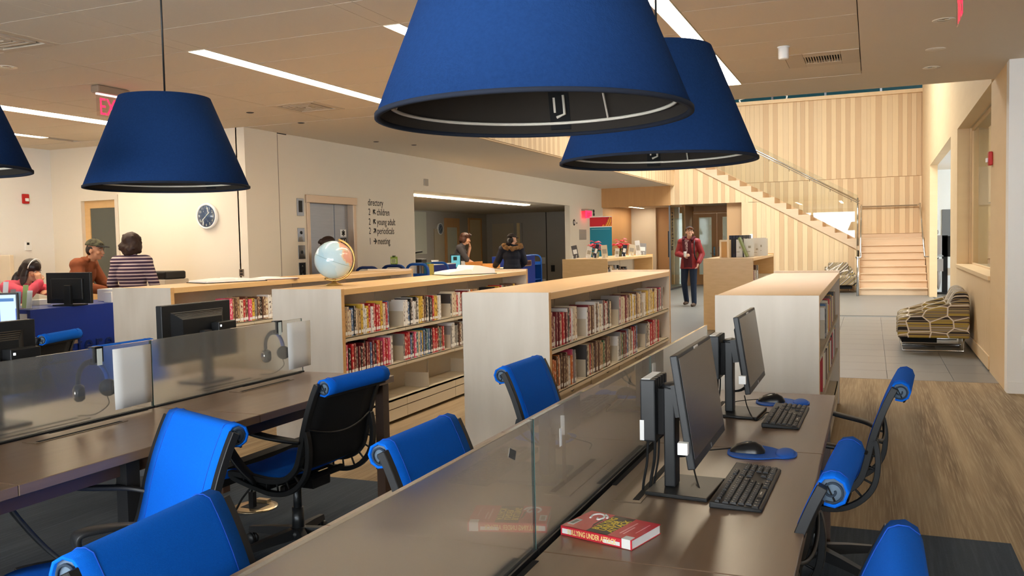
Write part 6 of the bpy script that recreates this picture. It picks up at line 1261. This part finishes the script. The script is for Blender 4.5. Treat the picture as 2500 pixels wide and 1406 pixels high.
def person(label, loc, yaw, J, skin, top, bottom, shoe, hair_fn, top_r=1.0, sleeves='long', extra=None, gaze=(0, 1, 0), headup=(0, 0, 1), coat_len=0, fem=False, curl=(.5, .5), hd=None, face_on=True, tw=1.0, tlabel=None, blabel=None):
    """J: joints in local metres facing +y: hip, chest, neck, head, sh/el/wr/hp/kn/an for l,r"""
    t = thing('person', label, 'person', loc, yaw); V_ = {k: Vector(v) for k, v in J.items()}; j = lambda k: V_[k]
    b = MB(); lat = (j('shr')-j('shl')).normalized(); dwn = (j('hip')-j('chest')).normalized(); fw = lat.cross(-dwn) * -1
    # trunk
    Rt = Matrix((lat, (dwn*-1).cross(lat), dwn*-1)).transposed()
    b.ell(j('hip'), (.155 if not fem else .165, .105, .12), Rt, 14); b.ell((j('hip')+j('chest'))/2, (.130, .095, .15), Rt, 14); b.ell(j('chest'), (.165 if not fem else .15, .11, .17), Rt, 14)
    cap(b, j('shl'), j('shr'), .062, .062); cap(b, j('chest')+Vector((0, 0, .1)), j('neck'), .07, .055); cap(b, j('neck'), j('head')+Vector((0, 0, -.06)), .054, .050)
    for s_ in 'lr':
        cap(b, j('sh'+s_), j('el'+s_), .052, .042); cap(b, j('el'+s_), j('wr'+s_), .041, .028); cap(b, j('hp'+s_), j('kn'+s_), .085, .058); cap(b, j('kn'+s_), j('an'+s_), .056, .038)
        ft = V_.get('ft'+s_, Vector((0, 1, -.25)).normalized()); cap(b, j('an'+s_)+Vector((0, -.03, -.04)), j('an'+s_)+Vector((0, .12, -.055)), .034, .03)
        d = hd[s_][0] if hd else (j('wr'+s_)-j('el'+s_)); nr = hd[s_][1] if hd else Vector((-1 if s_ == 'r' else 1, .2, 0)); hand(b, j('wr'+s_), d, nr, curl[0 if s_ == 'l' else 1], 1 if s_ == 'r' else -1)
    R, P = head_parts(b, j('head'), gaze, headup)
    body = remesh(b, 'body', skin, t, .0075, 3); 
    if face_on: face(t, P, R, None)
    # top
    g = .014*tw; b = MB(); b.ell((j('hip')+j('chest'))/2, (.142+g, .105+g, .18), Rt, 14); b.ell(j('chest'), (.165+g, .115+g, .175+g), Rt, 14); b.ell(j('hip')+Vector((0, 0, .03)), (.155+g, .11+g, .10), Rt, 14)
    cap(b, j('shl'), j('shr'), .066+g, .066+g)
    if coat_len:
        Sx = Matrix(((1, 0, 0), (0, .70, 0), (0, 0, 1))); Rs = Matrix((lat, (dwn).cross(lat), dwn)).transposed() @ Sx
        b.lathe([(.001, -.28), (.14, -.28), (.158+g, -.05), (.172+g, coat_len*.6), (.182+g, coat_len), (.001, coat_len)], 18, j('hip'), Rs)
    cap(b, j('neck')+Vector((0, 0, -.05)), j('neck')+Vector((0, 0, .005)), .07, .062)
    for s_ in 'lr':
        cap(b, j('sh'+s_), j('el'+s_), .056+g, .046+g)
        if sleeves == 'long': cap(b, j('el'+s_), j('el'+s_).lerp(j('wr'+s_), .95), .046+g, .034+g)
    remesh(b, 'jacket' if coat_len or tw > 1 else 'shirt', top, t, .010, 5, tlabel)
    b = MB(); b.ell(j('hip'), (.162, .115, .125), Rt, 14)
    for s_ in 'lr': cap(b, j('hp'+s_), j('kn'+s_), .095, .070); cap(b, j('kn'+s_), j('an'+s_)+Vector((0, 0, -.01)), .068, .056)
    remesh(b, 'trousers', bottom, t, .011, 4, blabel)
    for s_ in 'lr':
        b = MB(); a = j('an'+s_); tw_ = V_.get('toe'+s_, Vector((0, .15, 0))); cap(b, a+Vector((0, -.02, -.045)), a+tw_*.9+Vector((0, 0, -.055)), .042, .036); b.ell(a+Vector((0, -.01, -.02)), (.05, .06, .05)); 
        o = remesh(b, 'shoe', shoe, t, .009, 3)
    hair_fn(t, P, R, j)
    if extra: extra(t, P, R, j)
    return t
def stand(h=1.75, spread=.10):
    k = h/1.75; z = lambda v: v*k
    J = dict(hip=(0, 0, z(.95)), chest=(0, 0, z(1.25)), neck=(0, -.01, z(1.46)), head=(0, .025, z(1.61)), shl=(-.175*k, -.01, z(1.40)), shr=(.175*k, -.01, z(1.40)), ell=(-.22*k, -.03, z(1.12)), elr=(.22*k, -.03, z(1.12)), wrl=(-.22*k, .06, z(.88)), wrr=(.22*k, .06, z(.88)),
             hpl=(-.09, 0, z(.92)), hpr=(.09, 0, z(.92)), knl=(-.10, .01, z(.50)), knr=(.10, .01, z(.50)), anl=(-spread, -.03, .09), anr=(spread, -.03, .09))
    return J
def cap_hat(t, P, R, crown, brim, blabel=None, name='cap'):
    b = MB(); n = 20; rows = []
    for i in range(8):
        a = PI/2*i/7; rows.append([P(.088*math.cos(a)*math.cos(2*PI*q/n), -.012+.108*math.cos(a)*math.sin(2*PI*q/n), .045+.082*math.sin(a)) for q in range(n+1)])
    c = b.grid(rows).build(name, crown, t, world=False, solid=.006)
    if blabel: c['label'] = blabel
    rows = [[P(.078*math.cos(a), -.012+.10*math.sin(a)*1.0+f_*.085*math.sin(a), .047-.012*f_*f_+.010*math.sin(a)) for a in [PI*(.12+.76*q/12) for q in range(13)]] for f_ in (0, .5, 1)]
    MB().grid(rows).build('brim', brim, c, world=False, solid=.005)
    MB().ell(P(0, -.012, .128), .009).build('button', brim, c, world=False)
def hair_blobs(t, P, R, spec, m, seed=1, vox=.010, rough=0, label=None):
    b = MB(); r = random.Random(seed)
    for c, rad in spec: b.ell(P(*c), rad, R, 12)
    if rough:
        for c, rad in spec:
            for _ in range(rough):
                d = Vector((r.gauss(0, 1), r.gauss(0, 1), r.gauss(0, 1))).normalized(); q = [c[i]+d[i]*rad[i]*.92 for i in range(3)]
                b.ell(P(*q), r.uniform(.014, .024), R, 8)
    return remesh(b, 'hair', m, t, vox, 2, label)
HB = mat('hair_dark_brown', S(46, 30, 24), .6, noise=((60, 60, 14), .5, S(64, 42, 32))); HK = mat('hair_black', S(24, 18, 17), .45, noise=((70, 70, 10), .5, S(46, 28, 24)))
DENIM = mat('denim', S(28, 38, 56), .9, noise=((30, 30, 6), .5, S(38, 50, 70))); DARKT = mat('dark_trousers', S(34, 34, 40), .9); SHOE = mat('brown_shoe', S(86, 68, 54), .7); SHOEK = mat('black_shoe', S(28, 26, 26), .6)
# ---- man in the red jacket walking towards us
J = stand(1.74); J.update(head=(-.03, .03, 1.605), elr=(.25, .02, 1.14), wrr=(.06, .19, 1.10), ell=(-.27, -.06, 1.13), wrl=(-.24, .08, .95), knl=(-.10, .02, .50), anl=(-.11, .02, .09), knr=(.11, .02, .51), anr=(.12, -.16, .11), hpl=(-.09, 0, .92), hpr=(.09, 0, .92))
def hair7(t, P, R, j):
    hair_blobs(t, P, R, [((0, -.055, .0), (.074, .05, .07)), ((-.068, -.02, .01), (.014, .04, .035)), ((.068, -.02, .01), (.014, .04, .035))], HB)
    cap_hat(t, P, R, mat('cap_dark', S(52, 44, 42), .8), mat('cap_brim_tan', S(176, 110, 60), .7), 'dark baseball cap with a tan brim')
    b = MB()
    for sg in (-1, 1): b.tube([P(sg*.031+.021*math.cos(a), .099, .004+.016*math.sin(a)) for a in [2*PI*q/16 for q in range(16)]], .0022, 5, closed=True).tube([P(sg*.052, .096, .008), P(sg*.078, .0, .006)], .002, 5)
    b.tube([P(-.010, .101, .006), P(.010, .101, .006)], .002, 5).build('glasses', M_BLACK, t, world=False)
def ex7(t, P, R, j):
    ml = mat('maroon_hood', S(76, 24, 30), .9)
    MB().prism([(-.055, 1.44), (.05, 1.44), (.02, 1.2), (.0, 1.12), (-.02, 1.2)], (0, .152, 0), (1, 0, 0), (0, 0, 1), (0, .012, 0)).build('checked_shirt', mat('check_shirt', S(196, 160, 154), .9, noise=((40, 40, 40), 1, S(90, 50, 54), 1)), t, world=False)
    MB().tube(smooth_path([(-.085, .10, 1.43), (-.115, 0, 1.49), (-.08, -.10, 1.48), (0, -.13, 1.47), (.08, -.10, 1.48), (.115, 0, 1.49), (.085, .10, 1.43)]), .032, 8).build('hood', ml, t, world=False)
    MB().prism([(-.10, 1.43), (-.03, 1.40), (-.02, .86), (-.12, .84)], (0, .155, 0), (1, 0, 0), (0, 0, 1), (0, .012, 0)).prism([(.03, 1.40), (.10, 1.43), (.06, .84), (-.02, .86), (-.0, 1.1)], (0, .152, 0), (1, 0, 0), (0, 0, 1), (0, .012, 0)).build('inner_vest', ml, t, world=False)
    MB().lathe([(.001, -.05), (.026, -.05), (.032, .05), (.034, .055), (.001, .06)], 16, (.01, .235, 1.13)).build('coffee_cup', M_PAPER, t, world=False)
    MB().tube(smooth_path([(-.14, .02, 1.45), (-.16, .13, 1.34), (-.17, .12, 1.1), (-.20, 0, .95)]), .014, 6).build('bag_strap', M_BLACK, t, world=False)
man = person('man in a red jacket and dark cap walking with a cup', (-3.66, 18.95, 0), PI-.19+.05, J, SKIN, mat('red_leather', S(140, 34, 34), .5, noise=((9, 9, 9), .5, S(112, 26, 28))), DENIM, SHOE, hair7, extra=ex7, gaze=(-.42, 1, .38), headup=(0, -.2, 1), coat_len=.13, tw=1.5, hd={'r': (Vector((-1, .25, .1)), Vector((0, -1, 0))), 'l': (Vector((.2, .3, -1)), Vector((1, .2, 0)))}, curl=(.5, .9), tlabel='red leather jacket', blabel='dark blue jeans')
# ---- woman in the striped sweater, seen from behind
def stripes(name, a, b2, n):
    m = bpy.data.materials.new(name); m.use_nodes = True; nt = m.node_tree; p = nt.nodes['Principled BSDF']; p.inputs['Roughness'].default_value = .95
    tc = nt.nodes.new('ShaderNodeTexCoord'); sp = nt.nodes.new('ShaderNodeSeparateXYZ'); nt.links.new(tc.outputs['Object'], sp.inputs[0])
    ml = nt.nodes.new('ShaderNodeMath'); ml.operation = 'MULTIPLY'; ml.inputs[1].default_value = n; nt.links.new(sp.outputs[2], ml.inputs[0]); fr = nt.nodes.new('ShaderNodeMath'); fr.operation = 'FRACT'; nt.links.new(ml.outputs[0], fr.inputs[0])
    cr = nt.nodes.new('ShaderNodeValToRGB'); cr.color_ramp.interpolation = 'CONSTANT'; e = cr.color_ramp.elements; e[0].color = (*a, 1); e[1].position = .62; e[1].color = (*b2, 1); q = e.new(.3); q.color = (a[0]*1.5, a[1]*1.2, a[2]*1.4, 1); nt.links.new(fr.outputs[0], cr.inputs[0]); nt.links.new(cr.outputs[0], p.inputs['Base Color']); return m
J = stand(1.66); J.update(wrl=(-.23, .14, .95), wrr=(.23, .14, .95), ell=(-.245, .0, 1.08), elr=(.245, .0, 1.08))
def hair3(t, P, R, j): hair_blobs(t, P, R, [((0, -.02, .045), (.105, .115, .095)), ((-.06, -.03, -.03), (.06, .095, .08)), ((.06, -.03, -.03), (.06, .095, .08)), ((0, -.07, -.05), (.085, .06, .09))], HB, 3, .010, 26, 'dark curly shoulder-length hair')
person('woman with dark curly hair in a striped sweater, seen from behind', (-7.80, 7.55, 0), .35, J, SKIN, stripes('striped_knit', S(58, 42, 62), S(206, 186, 182), 26), DARKT, SHOEK, hair3, fem=True, gaze=(.1, 1, -.05), tlabel='purple and cream striped sweater')
# ---- man in the brown jacket and camouflage cap
J = stand(1.70); J.update(chest=(0, .10, 1.17), neck=(.0, .20, 1.35), head=(.03, .28, 1.475), shl=(-.18, .13, 1.30), shr=(.18, .13, 1.30), ell=(-.22, .25, 1.06), wrl=(-.12, .42, 1.0), elr=(.26, .20, 1.05), wrr=(.16, .42, 1.0))
camo = mat('camo_cloth', S(90, 88, 66), .9, noise=((26, 26, 26), 1, S(36, 34, 28), 1))
def hair2(t, P, R, j):
    hair_blobs(t, P, R, [((0, -.055, -.005), (.075, .055, .075)), ((-.07, -.02, .0), (.014, .04, .04)), ((.07, -.02, .0), (.014, .04, .04))], HK); cap_hat(t, P, R, camo, mat('cap_black', S(30, 28, 26), .8), 'camouflage cap with flat dark brim')
def ex2(t, P, R, j): MB().tube(smooth_path([j('neck')+Vector((-.08, .03, .0)), j('neck')+Vector((-.07, -.06, .02)), j('neck')+Vector((.07, -.06, .02)), j('neck')+Vector((.08, .03, .0))]), .024, 8).build('collar', mat('brown_jacket', S(132, 70, 38), .8), t, world=False)
person('man in a brown jacket and camouflage cap leaning at the counter', (-8.72, 7.55, 0), -1.15, J, SKIN2, mat('brown_jacket', S(132, 70, 38), .8, noise=((8, 8, 8), .5, S(112, 56, 30))), DARKT, SHOEK, hair2, extra=ex2, tw=1.6, gaze=(.15, 1, -.12), hd={'l': (Vector((.3, 1, 0)), Vector((0, 0, -1))), 'r': (Vector((-.3, 1, 0)), Vector((0, 0, -1)))}, tlabel='rust brown jacket')
# ---- seated woman with long black hair at far left
def seated():
    J = stand(1.64); J.update(hip=(0, -.02, .66), chest=(0, .10, .94), neck=(0, .21, 1.13), head=(.0, .31, 1.265), shl=(-.165, .14, 1.085), shr=(.165, .14, 1.085), hpl=(-.09, 0, .66), hpr=(.09, 0, .66), knl=(-.11, .42, .60), knr=(.11, .42, .60), anl=(-.11, .36, .20), anr=(.11, .36, .20), ell=(-.2, .40, 1.02), wrl=(-.04, .47, 1.03), elr=(.21, .42, 1.01), wrr=(.06, .45, 1.13)); return J
J = seated()
def hair1(t, P, R, j):
    hair_blobs(t, P, R, [((0, -.015, .04), (.09, .108, .085)), ((0, -.085, -.04), (.085, .05, .11)), ((0, -.13, -.16), (.10, .05, .12)), ((-.06, -.10, -.26), (.055, .045, .13)), ((.06, -.10, -.26), (.055, .045, .13)), ((-.075, .0, -.08), (.02, .05, .10)), ((.075, -.01, -.08), (.02, .05, .10))], HK, 5, .010, 0, 'long straight black hair')
    MB().tube([P(.09*math.cos(a), .028, .03+.105*math.sin(a)) for a in [PI*q/14 for q in range(15)]], .005, 6).build('hair_band', M_PAPER, t, world=False)
pink = mat('pink_top', S(206, 70, 92), .85)
person('seated woman with long black hair resting her chin on her hand', (-8.80, 6.75, 0), -1.35, J, SKIN2, pink, DARKT, SHOEK, hair1, fem=True, gaze=(.1, 1, -.35), hd={'r': (Vector((-.1, -.3, 1)), Vector((-.6, -1, 0))), 'l': (Vector((1, .3, 0)), Vector((0, 0, -1)))}, curl=(.3, 1.0), tlabel='pink top')
t = thing('stool', 'stool under the seated woman at far left', 'stool', (-8.80, 6.75, 0)); MB().lathe([(.001, .48), (.19, .48), (.20, .51), (.18, .535), (.001, .54)], 24, (-8.80, 6.75, 0)).build('seat', M_BLUEF, t); MB().lathe([(.03, .03), (.03, .48)], 12, (-8.80, 6.75, 0)).lathe([(.001, 0), (.22, 0), (.2, .03), (.001, .03)], 20, (-8.80, 6.75, 0)).build('pedestal', M_BLACK, t)
# ---- person passing the elevator behind the globe
J = stand(1.62); J.update(head=(0, .06, 1.47))
def hair4(t, P, R, j): hair_blobs(t, P, R, [((0, -.02, .045), (.092, .11, .085)), ((0, -.07, -.02), (.075, .05, .07)), ((0, .06, .075), (.06, .05, .03))], HB, 6, .010, 6, 'short dark tousled hair')
person('dark-haired person passing the elevator, mostly hidden by the globe', (-7.0, 10.35, 0), 2.3, J, SKIN, mat('charcoal_coat', S(48, 46, 54), .9), DARKT, SHOEK, hair4, coat_len=.2, tw=1.5, gaze=(.1, 1, -.25), tlabel='charcoal coat')
# ---- man behind the service counter
J = stand(1.74); J.update(chest=(0, .05, 1.23), neck=(0, .10, 1.43), head=(0, .17, 1.565), shl=(-.18, .06, 1.37), shr=(.18, .06, 1.37), ell=(-.24, .16, 1.13), wrl=(-.05, .26, 1.38), elr=(.23, .22, 1.12), wrr=(.17, .44, .99))
def hair5(t, P, R, j): hair_blobs(t, P, R, [((0, -.02, .045), (.09, .11, .085)), ((0, -.08, -.035), (.085, .05, .09)), ((-.07, -.02, -.03), (.025, .06, .07)), ((.07, -.02, -.03), (.025, .06, .07)), ((0, .07, .085), (.07, .045, .03))], mat('hair_brown', S(66, 38, 26), .5), 7, .010, 5, 'chin-length brown hair')
person('man with brown hair behind the service counter, hand at his mouth', (-8.15, 16.75, 0), -1.25, J, SKIN, mat('slate_shirt', S(66, 64, 68), .9), DARKT, SHOEK, hair5, sleeves='short', gaze=(.05, 1, -.2), hd={'l': (Vector((.3, -.1, 1)), Vector((.5, -1, 0))), 'r': (Vector((0, 1, -.25)), Vector((0, 0, -1)))}, curl=(1.2, .4), tlabel='dark grey short-sleeved shirt')
# ---- customer in the dark parka with fur hood
J = stand(1.68); J.update(head=(.02, .05, 1.52), neck=(0, .02, 1.38), chest=(0, .03, 1.2), shl=(-.18, .03, 1.33), shr=(.18, .03, 1.33), ell=(-.27, .12, 1.10), wrl=(-.30, .36, .99), elr=(.26, .04, 1.06), wrr=(.22, .22, .98))
def hair6(t, P, R, j):
    hair_blobs(t, P, R, [((0, -.06, -.01), (.08, .055, .08)), ((0, -.10, -.07), (.06, .04, .08))], HK); cap_hat(t, P, R, mat('cap_dark', S(52, 44, 42), .8), mat('cap_dark', S(52, 44, 42), .8), 'dark brown cap')
def ex6(t, P, R, j):
    b = MB(); r = random.Random(4)
    ring = smooth_path([(-.10, .10, 1.40), (-.17, .0, 1.40), (-.15, -.11, 1.37), (0, -.17, 1.33), (.15, -.11, 1.37), (.17, 0, 1.40), (.10, .10, 1.40)], 8)
    for p in ring:
        for _ in range(5): b.ell(Vector(p)+Vector((r.uniform(-.03, .03), r.uniform(-.03, .03), r.uniform(-.03, .03))), r.uniform(.016, .03), n=8)
    remesh(b, 'fur_hood', mat('fur_tan', S(150, 112, 70), .95, noise=((60, 60, 60), .8, S(90, 62, 40))), t, .011, 1, 'tan fur hood trim')
person('woman in a dark parka with fur hood standing at the service counter', (-6.78, 16.45, 0), .55, J, SKIN, mat('navy_parka', S(26, 28, 42), .7, noise=((10, 10, 10), .4, S(20, 22, 34))), DARKT, SHOEK, hair6, extra=ex6, coat_len=.26, tw=2.0, fem=True, gaze=(.85, .6, -.1), hd={'l': (Vector((0, 1, -.1)), Vector((0, 0, -1))), 'r': (Vector((-.2, 1, -.2)), Vector((0, 0, -1)))}, tlabel='dark navy parka')
